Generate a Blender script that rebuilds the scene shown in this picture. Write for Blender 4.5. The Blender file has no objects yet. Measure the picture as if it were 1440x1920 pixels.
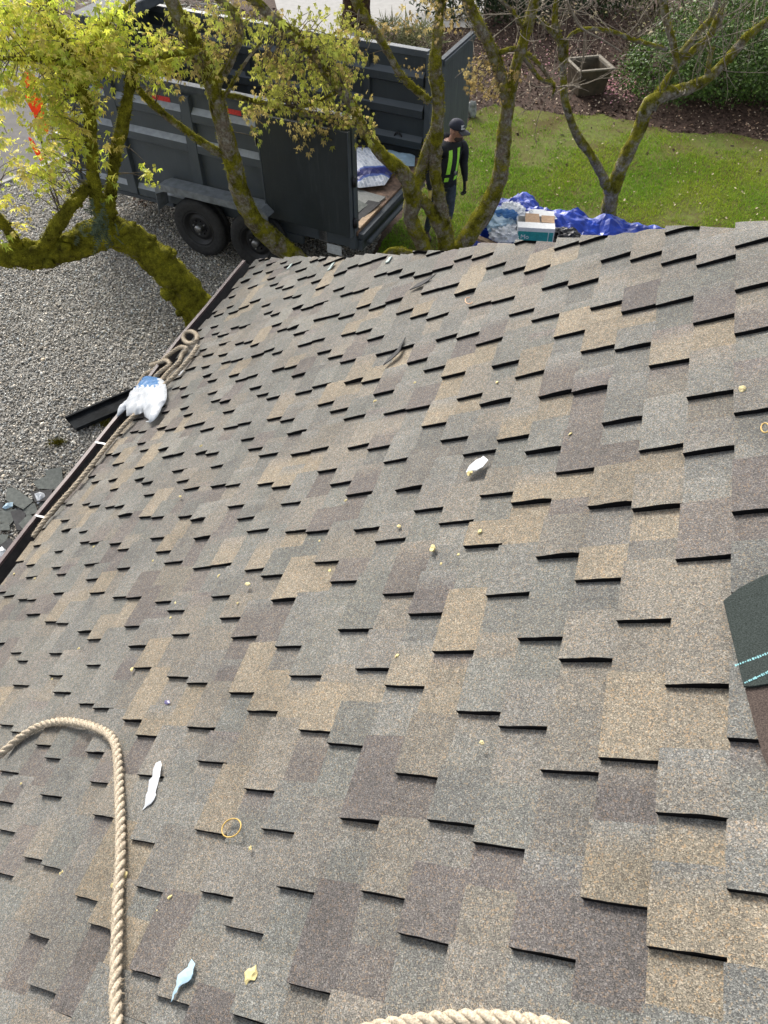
import bpy, bmesh, math, random
import numpy as np
from mathutils import Vector, Matrix, noise as mnoise
from mathutils.geometry import delaunay_2d_cdt
R = math.radians
rng = np.random.default_rng(7)
random.seed(7)
sc = bpy.context.scene
COL = sc.collection

# ------------------------------------------------------------------ camera
CAM_H = 6.0
PITCH = 0.860093            # radians below the horizon
F_PX = 1434.83              # focal length for a 1440 x 1920 frame
cd = bpy.data.cameras.new('camera'); cam = bpy.data.objects.new('camera', cd); COL.objects.link(cam)
cam.location = (0, 0, CAM_H); cam.rotation_euler = (math.pi/2 - PITCH, 0, 0)
cd.sensor_fit = 'VERTICAL'; cd.sensor_height = 36.0; cd.sensor_width = 27.0
cd.lens = F_PX/1920*36.0; cd.clip_start = 0.05; cd.clip_end = 400
sc.camera = cam

# ------------------------------------------------------------------ light
SUN_EL, SUN_AZ = R(33), R(-24)      # azimuth from +Y, negative = to the left
to_sun = Vector((math.sin(SUN_AZ)*math.cos(SUN_EL), math.cos(SUN_AZ)*math.cos(SUN_EL), math.sin(SUN_EL)))
w = bpy.data.worlds.new('World'); sc.world = w; w.use_nodes = True
nt = w.node_tree; nt.nodes.clear()
wo = nt.nodes.new('ShaderNodeOutputWorld'); bg = nt.nodes.new('ShaderNodeBackground')
sky = nt.nodes.new('ShaderNodeTexSky'); sky.sky_type = 'NISHITA'; sky.sun_disc = False
sky.sun_elevation = SUN_EL; sky.sun_rotation = SUN_AZ
sky.dust_density = 4.0; sky.air_density = 1.0; sky.ozone_density = 1.0
hs = nt.nodes.new('ShaderNodeHueSaturation'); hs.inputs['Saturation'].default_value = 0.35
nt.links.new(sky.outputs[0], hs.inputs['Color']); nt.links.new(hs.outputs[0], bg.inputs[0])
bg.inputs[1].default_value = 0.135
nt.links.new(bg.outputs[0], wo.inputs[0])
sd = bpy.data.lights.new('sun', 'SUN'); sd.energy = 1.5; sd.angle = R(14); sd.color = (1.0, 0.955, 0.89)
so = bpy.data.objects.new('sun', sd); COL.objects.link(so)
so.rotation_euler = to_sun.to_track_quat('Z', 'Y').to_euler(); so.location = (0, 0, 20)
sc.view_settings.view_transform = 'Standard'; sc.view_settings.look = 'None'
sc.view_settings.gamma = 1.0; sc.view_settings.use_curve_mapping = False
sc.view_settings.exposure = 1.15

# ------------------------------------------------------------------ measuring helpers
CP, SP = math.cos(PITCH), math.sin(PITCH)
def ray(px, py):
    x = (px-720)/F_PX; y = (py-960)/F_PX
    return np.array([x, CP - y*SP, -SP - y*CP])
def at_z(px, py, z=0.0):
    d = ray(px, py); return np.array([0, 0, CAM_H]) + d*((z-CAM_H)/d[2])
def at_Y(px, py, Y):
    d = ray(px, py); return np.array([0, 0, CAM_H]) + d*(Y/d[1])
def px_per_m(P):
    return F_PX/(P[1]*CP - (P[2]-CAM_H)*SP)
def to_px(P):
    P = np.atleast_2d(P); y = P[:, 1]; z = P[:, 2]-CAM_H
    dep = y*CP - z*SP; dn = -y*SP - z*CP
    return np.c_[720 + F_PX*P[:, 0]/dep, 960 + F_PX*dn/dep, dep]

# ------------------------------------------------------------------ scene helpers
BASE = {}
def tag(o, label=None, cat=None, group=None, kind=None):
    if label: o['label'] = label
    if cat: o['category'] = cat
    if group: o['group'] = group
    if kind: o['kind'] = kind
    return o
def thing(name, loc, label, cat, group=None):
    o = bpy.data.objects.new(name, None); COL.objects.link(o); o.location = loc
    o.empty_display_size = 0.1
    BASE[o.name] = np.array(loc, float)
    return tag(o, label, cat, group)
def base_of(p):
    return BASE.get(p.name, np.zeros(3)) if p else np.zeros(3)
def link(name, me, parent=None, origin=None):
    """me holds world coordinates; shift to the parent's origin (or its own)."""
    o = bpy.data.objects.new(name, me); COL.objects.link(o)
    b = base_of(parent) if parent is not None else (np.array(origin, float) if origin is not None else np.zeros(3))
    if np.any(b):
        me.transform(Matrix.Translation(Vector(-b)))
    if parent is not None:
        o.parent = parent
    else:
        o.location = b
    BASE[o.name] = b
    return o
def mesh_obj(name, V, F, mats, parent=None, origin=None, smooth=False, tint=None, midx=None):
    """tint: per-face or per-vertex colour (n,3)."""
    me = bpy.data.meshes.new(name)
    V = np.asarray(V, float)
    if isinstance(F, np.ndarray):
        n = F.shape[1]
        me.vertices.add(len(V)); me.vertices.foreach_set('co', V.ravel())
        me.loops.add(F.size); me.loops.foreach_set('vertex_index', F.ravel().astype(np.int32))
        me.polygons.add(len(F)); me.polygons.foreach_set('loop_start', np.arange(0, F.size, n, dtype=np.int32))
    else:
        me.from_pydata([tuple(v) for v in V], [], [tuple(f) for f in F])
    if not isinstance(mats, (list, tuple)): mats = [mats]
    for m in mats: me.materials.append(m)
    if midx is not None: me.polygons.foreach_set('material_index', np.asarray(midx, np.int32))
    me.update(calc_edges=True)
    if smooth: me.polygons.foreach_set('use_smooth', np.ones(len(me.polygons), bool))
    if tint is not None:
        tint = np.asarray(tint, float)
        if len(tint) == len(V):
            at = me.attributes.new('tint', 'FLOAT_COLOR', 'POINT')
        else:
            at = me.attributes.new('tint', 'FLOAT_COLOR', 'FACE')
        at.data.foreach_set('color', np.c_[tint, np.ones(len(tint))].ravel())
    me.validate()
    return link(name, me, parent, origin)
class MB:
    def __init__(s): s.v = []; s.f = []; s.m = []
    def add(s, V, F, m=0):
        o = len(s.v); s.v += [tuple(map(float, x)) for x in V]
        s.f += [tuple(i+o for i in f) for f in F]; s.m += [m]*len(F)
    def hexa(s, c, m=0):      # 8 corners: bottom 4 ccw, top 4 ccw
        s.add(c, [(3, 2, 1, 0), (4, 5, 6, 7), (0, 1, 5, 4), (1, 2, 6, 5), (2, 3, 7, 6), (3, 0, 4, 7)], m)
    def build(s, name, mats, parent=None, origin=None, smooth=False, bevel=0):
        o = mesh_obj(name, s.v, s.f, mats, parent, origin, smooth, None, s.m)
        if bevel:
            md = o.modifiers.new('bevel', 'BEVEL'); md.width = bevel; md.segments = 2; md.limit_method = 'ANGLE'
        return o

def nz(p, s=1.0, o=0.0):
    return mnoise.noise(Vector((p[0]*s+o, p[1]*s+o*1.7, p[2]*s-o)))

# ------------------------------------------------------------------ materials
def mat(name):
    m = bpy.data.materials.new(name); m.use_nodes = True
    t = m.node_tree; t.nodes.clear()
    out = t.nodes.new('ShaderNodeOutputMaterial'); b = t.nodes.new('ShaderNodeBsdfPrincipled')
    t.links.new(b.outputs[0], out.inputs[0])
    return m, t, b, out
def N(t, ty, **kw):
    n = t.nodes.new(ty)
    for k, v in kw.items():
        if k in n.inputs.keys(): n.inputs[k].default_value = v
        else: setattr(n, k, v)
    return n
def ramp(t, fac, stops):
    r = t.nodes.new('ShaderNodeValToRGB')
    el = r.color_ramp.elements
    while len(el) < len(stops): el.new(0.5)
    for e_, (p_, c) in zip(el, stops):
        e_.position = p_; e_.color = (*c, 1) if len(c) == 3 else c
    t.links.new(fac, r.inputs[0]); return r
def mix(t, fac, a, b, blend='MIX'):
    m = t.nodes.new('ShaderNodeMix'); m.data_type = 'RGBA'; m.blend_type = blend
    for s_, v in ((0, fac), (6, a), (7, b)):
        if hasattr(v, 'is_output') or isinstance(v, bpy.types.NodeSocket): t.links.new(v, m.inputs[s_])
        else: m.inputs[s_].default_value = v if s_ == 0 else (*v, 1)
    return m.outputs[2]
def pos(t, scale=(1, 1, 1)):
    g = t.nodes.new('ShaderNodeNewGeometry')
    return g.outputs['Position']
def noise_tex(t, vec, scale, detail=4, rough=0.6):
    n = N(t, 'ShaderNodeTexNoise'); n.inputs['Scale'].default_value = scale
    n.inputs['Detail'].default_value = detail; n.inputs['Roughness'].default_value = rough
    t.links.new(vec, n.inputs['Vector']); return n
def bump(t, b, h, strength=0.3, dist=0.01):
    n = N(t, 'ShaderNodeBump'); n.inputs['Strength'].default_value = strength; n.inputs['Distance'].default_value = dist
    t.links.new(h, n.inputs['Height']); t.links.new(n.outputs[0], b.inputs['Normal']); return n
def simple(name, col, rough=0.6, metal=0.0, var=0.15, scale=30, bmp=0.0, spec=0.5, col2=None):
    m, t, b, o = mat(name)
    p = pos(t); n = noise_tex(t, p, scale)
    c2 = col2 or tuple(max(0, c*(1-2*var)) for c in col)
    c1 = tuple(min(1, c*(1+var)) for c in col)
    r = ramp(t, n.outputs[0], [(0.3, c2), (0.7, c1)])
    t.links.new(r.outputs[0], b.inputs['Base Color'])
    b.inputs['Roughness'].default_value = rough; b.inputs['Metallic'].default_value = metal
    b.inputs['Specular IOR Level'].default_value = spec
    if bmp: bump(t, b, n.outputs[0], bmp, 0.01)
    return m
def tinted(name, rough=0.7, spec=0.3, trans=0.0, scale=40, var=0.25):
    """base colour from the mesh's 'tint' attribute (each leaf, pebble or chip has its own colour)."""
    m, t, b, o = mat(name)
    a = N(t, 'ShaderNodeAttribute'); a.attribute_name = 'tint'
    n = noise_tex(t, pos(t), scale, 3)
    r = ramp(t, n.outputs[0], [(0.3, (1-var,)*3), (0.7, (1+var,)*3)])
    c = mix(t, 1.0, a.outputs[0], r.outputs[0], 'MULTIPLY')
    t.links.new(c, b.inputs['Base Color']); b.inputs['Roughness'].default_value = rough
    b.inputs['Specular IOR Level'].default_value = spec
    if trans:
        tr = N(t, 'ShaderNodeBsdfTranslucent'); t.links.new(c, tr.inputs[0])
        mx = N(t, 'ShaderNodeMixShader'); mx.inputs[0].default_value = trans
        t.links.new(b.outputs[0], mx.inputs[1]); t.links.new(tr.outputs[0], mx.inputs[2])
        t.links.new(mx.outputs[0], o.inputs[0])
    return m

def painted(name, col, rough=.45, streak=.35, rust=.0):
    '''sheet steel paint with run-off streaks, dust and a few rust freckles'''
    m, t, b, o = mat(name); p = pos(t)
    n0 = noise_tex(t, p, 2.2, 6, .6); c = ramp(t, n0.outputs[0], [(.3, tuple(x*.86 for x in col)), (.7, tuple(x*1.14 for x in col))]).outputs[0]
    mp = N(t, 'ShaderNodeMapping'); mp.inputs['Scale'].default_value = (9, 9, .7); t.links.new(p, mp.inputs[0])
    n1 = noise_tex(t, mp.outputs[0], 2.4, 6, .7); sf = ramp(t, n1.outputs[0], [(.54, (0, 0, 0)), (.80, (streak,)*3)])
    c = mix(t, sf.outputs[0], c, tuple(x*.6+.07 for x in col))
    n2 = noise_tex(t, p, 38, 5, .75); rf = ramp(t, n2.outputs[0], [(.70, (0, 0, 0)), (.74, (rust,)*3)])
    c = mix(t, rf.outputs[0], c, (.16, .07, .035)); t.links.new(c, b.inputs['Base Color'])
    rr_ = ramp(t, n1.outputs[0], [(.3, (rough-.08,)*3), (.7, (min(1, rough+.2),)*3)]); t.links.new(rr_.outputs[0], b.inputs['Roughness'])
    b.inputs['Specular IOR Level'].default_value = .4; bump(t, b, n0.outputs[0], .25, .03); return m
def shingle_material():
    m, t, b, o = mat('asphalt shingle granules')
    p = pos(t)
    a = N(t, 'ShaderNodeAttribute'); a.attribute_name = 'tint'
    v = N(t, 'ShaderNodeTexVoronoi'); v.inputs['Scale'].default_value = 430; t.links.new(p, v.inputs['Vector'])
    sp = N(t, 'ShaderNodeSeparateColor'); t.links.new(v.outputs['Color'], sp.inputs[0])
    v2 = N(t, 'ShaderNodeTexVoronoi'); v2.inputs['Scale'].default_value = 300; t.links.new(p, v2.inputs['Vector'])
    sp2 = N(t, 'ShaderNodeSeparateColor'); t.links.new(v2.outputs['Color'], sp2.inputs[0])
    r = ramp(t, sp.outputs[0], [(0.0, (.46,.46,.47)), (0.3, (.76,.76,.77)), (0.65, (1.03,1.03,1.02)), (0.92, (1.40,1.38,1.34)), (1.0, (1.8,1.77,1.7))])
    c = mix(t, 1.0, a.outputs[0], r.outputs[0], 'MULTIPLY')
    # warm and pale granules scattered through every blend, fewer in the dark ones
    g = ramp(t, sp2.outputs[1], [(0.86, (0,0,0)), (0.90, (.55,.55,.55))])
    warm = mix(t, 1.0, a.outputs[0], (2.1,1.62,1.15), 'MULTIPLY')
    c = mix(t, g.outputs[0], c, warm)
    g2 = ramp(t, sp2.outputs[2], [(0.92, (0,0,0)), (0.95, (.6,.6,.6))])
    pale = mix(t, 1.0, a.outputs[0], (2.2,2.2,2.2), 'MULTIPLY')
    c = mix(t, g2.outputs[0], c, pale)
    # slow staining and foot scuffs
    n1 = noise_tex(t, p, 2.2, 5, .65)
    st = ramp(t, n1.outputs[0], [(0.25, (.72,.72,.72)), (0.48, (1,1,1)), (0.75, (1.16,1.14,1.10))])
    c = mix(t, 1.0, c, st.outputs[0], 'MULTIPLY')
    n2 = noise_tex(t, p, 45, 3, .6)
    st2 = ramp(t, n2.outputs[0], [(0.3, (.86,.86,.86)), (0.7, (1.12,1.12,1.12))])
    c = mix(t, 1.0, c, st2.outputs[0], 'MULTIPLY')
    t.links.new(c, b.inputs['Base Color'])
    b.inputs['Roughness'].default_value = 0.85; b.inputs['Specular IOR Level'].default_value = 0.25
    bump(t, b, v.outputs['Distance'], 0.55, 0.003)
    return m
M = {}
M['shingle'] = shingle_material()
M['asphalt_edge'] = simple('black asphalt cut edge', (.007,.007,.008), .9, var=.3, scale=200, spec=.15)
M['deck'] = simple('roof deck felt', (.02,.02,.022), .9)
M['gutter'] = simple('brown gutter paint', (.13,.085,.08), .4, var=.2, scale=14)
M['gutter_in'] = simple('dark gutter inside', (.018,.015,.014), .8, var=.4, scale=20)  # inside faces much darker than the lip
M['siding'] = simple('house siding', (.25,.22,.18), .7)
M['steel'] = simple('galvanised bracket', (.3,.3,.3), .45, .5)
M['rope'] = simple('manila rope', (.50,.425,.32), .85, var=.28, scale=160, bmp=.4, spec=.2)
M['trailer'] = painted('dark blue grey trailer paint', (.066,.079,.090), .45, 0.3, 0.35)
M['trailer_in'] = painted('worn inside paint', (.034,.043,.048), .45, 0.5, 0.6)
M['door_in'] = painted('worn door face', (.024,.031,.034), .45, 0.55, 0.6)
M['fender'] = simple('scuffed fender paint', (.18,.20,.22), .45, .0, var=.2, scale=9)
M['ledge'] = simple('ledge painted sky-lit', (.30,.325,.35), .5, .0, var=.12, scale=12)  # light from the sky painted into the rib tops as a paler colour
M['rail'] = simple('rail paint', (.075,.085,.095), .7, .0, var=.15, scale=12, spec=.15)
M['red'] = simple('red reflector tape', (.62,.03,.025), .35, var=.2, scale=60)
M['tape_white'] = simple('white reflector tape', (.62,.63,.64), .35, var=.1, scale=60)
M['tyre'] = simple('tyre rubber', (.022,.022,.023), .75, var=.3, scale=25, bmp=.2)
M['rim'] = simple('black steel rim', (.016,.016,.018), .5, .2)
M['chrome'] = simple('hub cap metal', (.3,.3,.3), .35, .9)
M['plywood'] = simple('dirty plywood floor', (.19,.12,.08), .8, var=.4, scale=12, bmp=.2)
M['tape'] = simple('pale green release tape', (.27, .34, .32), .6, var=.2)
M['plate'] = simple('number plate', (.6,.62,.62), .4, var=.1)
M['lens'] = simple('red lamp lens', (.35,.02,.02), .25)
M['card'] = simple('brown cardboard', (.42,.28,.17), .8, var=.12)
M['wood'] = simple('raw lumber', (.36,.25,.15), .75, var=.2, scale=25)
M['boxwhite'] = simple('white box print', (.72,.73,.72), .6, var=.05)
M['teal'] = simple('teal box print', (.03,.30,.29), .55, var=.1)
M['leaf_hi'] = tinted('spring maple leaf', .5, .3, .5)
M['leaf'] = tinted('evergreen leaf', .55, .3, .2)
M['pebble'] = tinted('river pebble', .75, .35, 0, 90, .2)
M['grassb'] = tinted('grass blade', .6, .3, .3)
M['chip'] = tinted('bark chip', .9, .2, 0, 60, .3)
M['petal'] = tinted('fallen petal', .7, .2, .2)
M['moss'] = tinted('moss strand', .9, .1, .2)
BANDS={-37:[2.369,2.616,2.898,3.287],-36:[2.269,2.564,2.81,3.194,3.545],-35:[1.992,2.385,2.77,3.055,3.289,4.722],-34:[1.936,2.188,2.582,2.956,3.238,3.492,4.841,5.7],-33:[1.68,2.061,2.457,2.703,3.092,3.448,3.741,3.96,4.19,4.444,4.668,5.373],-32:[1.864,2.246,2.642,2.887,3.269,3.62,3.901,4.302,5.54],-31:[1.531,1.838,2.088,2.383,2.759,3.146,3.384,3.744,4.093,4.389,4.47,4.611,4.981,5.343],-30:[1.333,1.711,2.009,2.262,2.556,2.925,3.318,3.55,3.919,4.547,5.16],-29:[1.441,1.845,2.224,2.522,2.765,3.061,3.418,3.798,4.019,4.255,4.766,5.033],-28:[1.379,1.629,2.031,2.41,2.694,2.943,3.243,3.597,3.973,4.2,4.578,4.934,5.212],-27:[1.223,1.603,1.897,2.154,2.548,2.918,3.214,3.451,3.733,4.09,4.473,4.714,4.997],-26:[0.999,1.403,1.784,2.084,2.33,2.72,3.095,3.382,3.617,3.891,4.259,4.643],-25:[0.961,1.264,1.52,1.921,2.296,2.591,2.833,3.224,3.594,3.879,4.114,4.401,4.768],-24:[0.768,1.164,1.46,1.711,2.108,2.485,2.778,3.015,3.406,3.775,4.058,4.305,4.584],-23:[0.637,0.895,1.301,1.684,1.986,2.235,2.628,3.001,3.278,3.526,3.917,4.283],-22:[0.527,0.835,1.091,1.498,1.888,2.181,2.429,2.813,3.188,3.484,3.717,4.009,4.385],-21:[0.676,1.062,1.371,1.621,2.021,2.395,2.686,2.944,3.339,3.696,3.972,4.226,4.618],-20:[0.188,0.443,0.858,1.248,1.551,1.803,2.203,2.589,2.878,3.118,3.5,3.878,4.177],-19:[0.426,0.737,0.992,1.404,1.79,2.084,2.325,2.72,3.114,3.385,3.618,3.916,4.292],-18:[0.221,0.614,0.923,1.182,1.588,1.969,2.263,2.509,2.903,3.277,3.568,3.813,4.223],-17:[0.094,0.351,0.766,1.146,1.452,1.706,2.113,2.492,2.785,3.026,3.424,3.798,4.089],-16:[0.285,0.544,0.952,1.34,1.645,1.9,2.291,2.671,2.964,3.21,3.603,3.994],-15:[0.408,0.823,1.085,1.497,1.865,2.159,2.404,2.801,3.185,3.476,3.72],-14:[0.199,0.595,1.007,1.266,1.669,2.049,2.342,2.595,2.993,3.377,3.682],-13:[0.16,0.425,0.732,1.134,1.545,1.812,2.208,2.563,2.86,3.108,3.52,3.908],-12:[0.353,0.616,0.927,1.308,1.721,1.994,2.391,2.74,3.043,3.313,3.705],-11:[0.467,0.88,1.142,1.446,1.843,2.245,2.52,2.912,3.265,3.552],-10:[0.259,0.659,1.074,1.342,1.745,2.114,2.42,2.673,3.067,3.452],-9:[0.483,0.791,1.184,1.604,1.849,2.151,2.534,2.938,3.206],-8:[0.404,0.669,0.976,1.377,1.774,2.033,2.345,2.734,3.127],-7:[0.623,0.928,1.2,1.505,1.887,2.307,2.56,2.865,3.246],-6:[0.412,0.807,1.117,1.39,1.689,2.083,2.5,2.752,3.147],-5:[0.527,0.837,1.228,1.641,1.899,2.334,2.719,3.017],-4:[0.454,0.713,1.023,1.418,1.834,2.1,2.521,2.904],-3:[0.57,1.554,2.379,2.637,2.942]}
HINTS=[(-10,3.56,'T'),(-10,3.55,'T'),(-9,3.48,'T'),(-8,2.89,'T'),(-7,2.79,'T'),(-7,2.64,'T'),(-5,2.47,'T'),(-4,2.41,'T'),(-9,2.59,'T'),(-6,2.66,'T'),(-27,4.21,'T'),(-19,3.69,'T'),(-19,3.93,'T'),(-18,3.71,'T'),(-22,3.55,'T'),(-16,3.03,'T'),(-18,3.0,'T'),(-17,3.03,'T'),(-15,3.11,'T'),(-21,2.99,'T'),(-12,2.53,'T'),(-13,3.72,'T'),(-15,3.57,'T'),(-11,2.76,'T'),(-12,2.74,'T'),(-24,4.46,'T'),(-24,4.82,'T'),(-12,2.47,'T'),(-11,2.43,'T'),(-8,2.26,'T'),(-9,2.22,'T'),(-5,1.84,'T'),(-6,1.83,'T'),(-8,1.82,'T'),(-7,1.82,'T'),(-6,1.74,'T'),(-5,1.81,'T'),(-8,1.66,'T'),(-9,1.66,'T'),(-5,1.56,'T'),(-6,1.5,'T'),(-6,1.46,'T'),(-9,1.34,'T'),(-5,0.87,'T'),(-4,0.89,'T'),(-5,0.62,'T'),(-4,0.65,'T'),(-4,0.51,'T'),(-3,0.54,'T'),(-5,0.4,'T'),(-4,0.41,'T'),(-6,0.44,'T'),(-15,1.21,'T'),(-14,1.05,'T'),(-13,0.99,'T'),(-12,1.02,'T'),(-11,1.04,'T'),(-10,1.15,'T'),(-9,1.09,'T'),(-9,1.01,'T'),(-10,0.85,'T'),(-11,1.11,'T'),(-18,2.42,'T'),(-19,2.38,'T'),(-17,2.42,'T'),(-17,1.88,'T'),(-16,1.84,'T'),(-14,1.55,'T'),(-15,1.52,'T'),(-35,2.43,'T'),(-36,2.32,'T'),(-27,1.85,'T'),(-26,1.88,'T'),(-28,1.8,'T'),(-28,1.69,'T'),(-24,1.52,'T'),(-23,1.6,'T'),(-20,1.36,'T'),(-20,1.3,'T'),(-19,1.21,'T'),(-23,2.1,'T'),(-19,1.88,'T'),(-15,1.16,'T'),(-26,2.38,'T'),(-28,1.17,'T'),(-17,1.1,'T'),(-17,1.02,'T'),(-18,0.95,'T'),(-17,1.05,'T'),(-17,0.45,'T'),(-16,0.5,'T'),(-17,0.38,'T'),(-16,0.37,'T'),(-15,0.29,'T'),(-14,0.75,'T'),(-14,0.64,'T'),(-35,3.4,'T'),(-30,3.04,'T'),(-29,3.29,'T'),(-27,3.88,'T'),(-29,3.97,'T'),(-31,2.81,'T'),(-18,3.43,'P'),(-17,3.93,'P'),(-14,3.13,'P'),(-21,3.45,'P'),(-20,4.51,'P'),(-23,4.2,'P'),(-6,2.81,'P'),(-4,2.63,'P'),(-7,2.41,'P'),(-8,2.45,'P'),(-6,1.96,'P'),(-7,1.99,'P'),(-7,2.18,'P'),(-4,1.48,'P'),(-3,1.5,'P'),(-3,1.64,'P'),(-6,1.92,'P'),(-4,1.18,'P'),(-6,0.87,'P'),(-4,1.17,'P'),(-5,0.73,'P'),(-6,0.57,'P'),(-5,0.49,'P'),(-6,0.85,'P'),(-9,0.7,'P'),(-10,0.4,'P'),(-10,0.34,'P'),(-8,0.47,'P'),(-7,0.54,'P'),(-15,1.41,'P'),(-10,0.74,'P'),(-16,2.21,'P'),(-14,1.97,'P'),(-15,1.92,'P'),(-14,2.37,'P'),(-13,1.6,'P'),(-11,1.47,'P'),(-16,1.47,'P'),(-24,2.39,'P'),(-22,1.64,'P'),(-22,1.55,'P'),(-20,1.7,'P'),(-16,1.15,'P'),(-30,1.43,'P'),(-30,1.74,'P'),(-31,2.74,'P'),(-21,0.4,'P'),(-14,0.24,'P'),(-14,0.36,'P'),(-16,0.14,'P'),(-23,0.83,'P'),(-6,3.25,'M'),(-4,1.06,'M'),(-6,0.93,'M'),(-4,0.76,'M'),(-9,0.63,'M'),(-7,0.41,'M'),(-9,0.91,'M'),(-5,1.1,'M'),(-6,1.11,'M')]
HIP=[(-36.78,6.195),(-29.1,5.532),(-23.55,4.975),(-20.4,4.699),(-16.9,4.376),(-13.79,4.093),(-12.82,4.05),(-11.25,3.896),(-8.74,3.628),(-6.66,3.436),(-5.92,3.368),(-4.57,3.262),(-2.92,3.092),(-2.24,3.039)]
# ================================================================== HOUSE AND ROOF
AZ, AL, RH, S0, EXP = 0.297772, 0.599882, 1.593653, -0.036153, 0.143
U_ = np.array([math.sin(AZ), math.cos(AZ), 0]); V_ = np.array([math.cos(AZ), -math.sin(AZ), 0])
S_ = V_*math.cos(AL) + np.array([0, 0, math.sin(AL)])
N_ = -V_*math.sin(AL) + np.array([0, 0, math.cos(AL)])
O_ = np.array([0, 0, CAM_H]) - N_*RH
def wave(q, u):
    return .004*math.sin(u*3.1+q*.21) + .004*math.sin(u*1.3-q*.37+1) + .003*math.sin(u*5.7+q*.9)
def roof_s(q, u): return S0 + EXP*(q + .015*max(0, -q-18)*max(0, u-1))
def RP(q, u, h=0.0):
    """point on the roof: q courses up the slope, u metres along the eave, h above the shingles' bed"""
    return O_ + S_*roof_s(q, u) + U_*u + N_*(h + wave(q, u))
def roof_hit(px, py, h=0.0):
    d = ray(px, py); t = (h - RH)/(d@N_); P = np.array([0, 0, CAM_H]) + d*t
    s = (P-O_)@S_; u = (P-O_)@U_; q0 = (s-S0)/EXP; q = q0
    for _ in range(25): q = q0 - .015*max(0, -q-18)*max(0, u-1)
    return q, u
def on_roof(px, py, h=0.02):
    q, u = roof_hit(px, py, h); return RP(q, u, h)
HQ = [a for a, b in HIP]; HU = [b for a, b in HIP]
def hip_u(q):
    if q < HQ[0]: return HU[0] + (HQ[0]-q)*.09
    if q > HQ[-1]: return HU[-1] - (q-HQ[-1])*.095
    return float(np.interp(q, HQ, HU))
Q_EAVE, Q_TOP, U_NEAR = -35.7, 9, -0.7

house = thing('house', tuple(np.array([*(RP(-20, 1.5)[:2]), 0])), 'house with a steep roof of mixed grey, tan and purple asphalt shingles', 'house')
# roof deck slab under the shingles
mb = MB()
qs = [Q_EAVE-.2] + list(range(-36, int(Q_TOP)+1, 3)) + [Q_TOP]
for a, b in zip(qs[:-1], qs[1:]):
    c = [RP(a, U_NEAR, -.09), RP(b, U_NEAR, -.09), RP(b, hip_u(b)-.03, -.09), RP(a, hip_u(a)-.03, -.09)]
    d = [RP(a, U_NEAR, -.032), RP(b, U_NEAR, -.032), RP(b, hip_u(b)-.03, -.032), RP(a, hip_u(a)-.03, -.032)]
    mb.hexa([c[0], c[1], c[2], c[3], d[0], d[1], d[2], d[3]])
roof = mb.build('roof', [M['deck']], house)
# the slope beyond the hip, falling away from the camera, and the back slope beyond the ridge
mb = MB()
hp = [(Q_EAVE, hip_u(Q_EAVE)), (-24, hip_u(-24)), (-14, hip_u(-14)), (-6, hip_u(-6)), (0, hip_u(0)), (Q_TOP, hip_u(Q_TOP))]
ez = RP(Q_EAVE, 6.2, 0)[2]
top = [RP(q, u-.03, -.034) for q, u in hp]
bot = []
for P in top:
    drop = P[2]-ez+.02
    bot.append(P + U_*(drop/math.tan(R(43)) + .01) + np.array([0, 0, -drop]))
for i in range(len(top)-1):
    c = [top[i], top[i+1], bot[i+1], bot[i]]
    mb.hexa([x-np.array([0, 0, .05]) for x in c] + c)
mb.build('hip_slope', [M['deck']], house)
mb = MB()
r0, r1 = RP(Q_TOP, U_NEAR, .0), RP(Q_TOP, hip_u(Q_TOP), 0)
dn = V_*3.2 + np.array([0, 0, -2.1])
c = [r0, r1, r1+dn, r0+dn]; mb.hexa([x-np.array([0, 0, .05]) for x in c] + c)
mb.build('back_slope', [M['deck']], house)
# walls under the eave
mb = MB()
def xy(q, u, inset): P = RP(q, u) ; return P + V_*inset
w0, w1 = xy(Q_EAVE, U_NEAR, .45), xy(Q_EAVE, 5.6, .45)
w2, w3 = w1 + V_*5.2 - U_*2.6, w0 + V_*5.6
ez2 = RP(Q_EAVE, 3)[2]+.16
ring = [w0, w3, w2, w1]
mb.hexa([np.array([p_[0], p_[1], 0.0]) for p_ in ring] + [np.array([p_[0], p_[1], ez2]) for p_ in ring])
mb.build('wall', [M['siding']], house)

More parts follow.
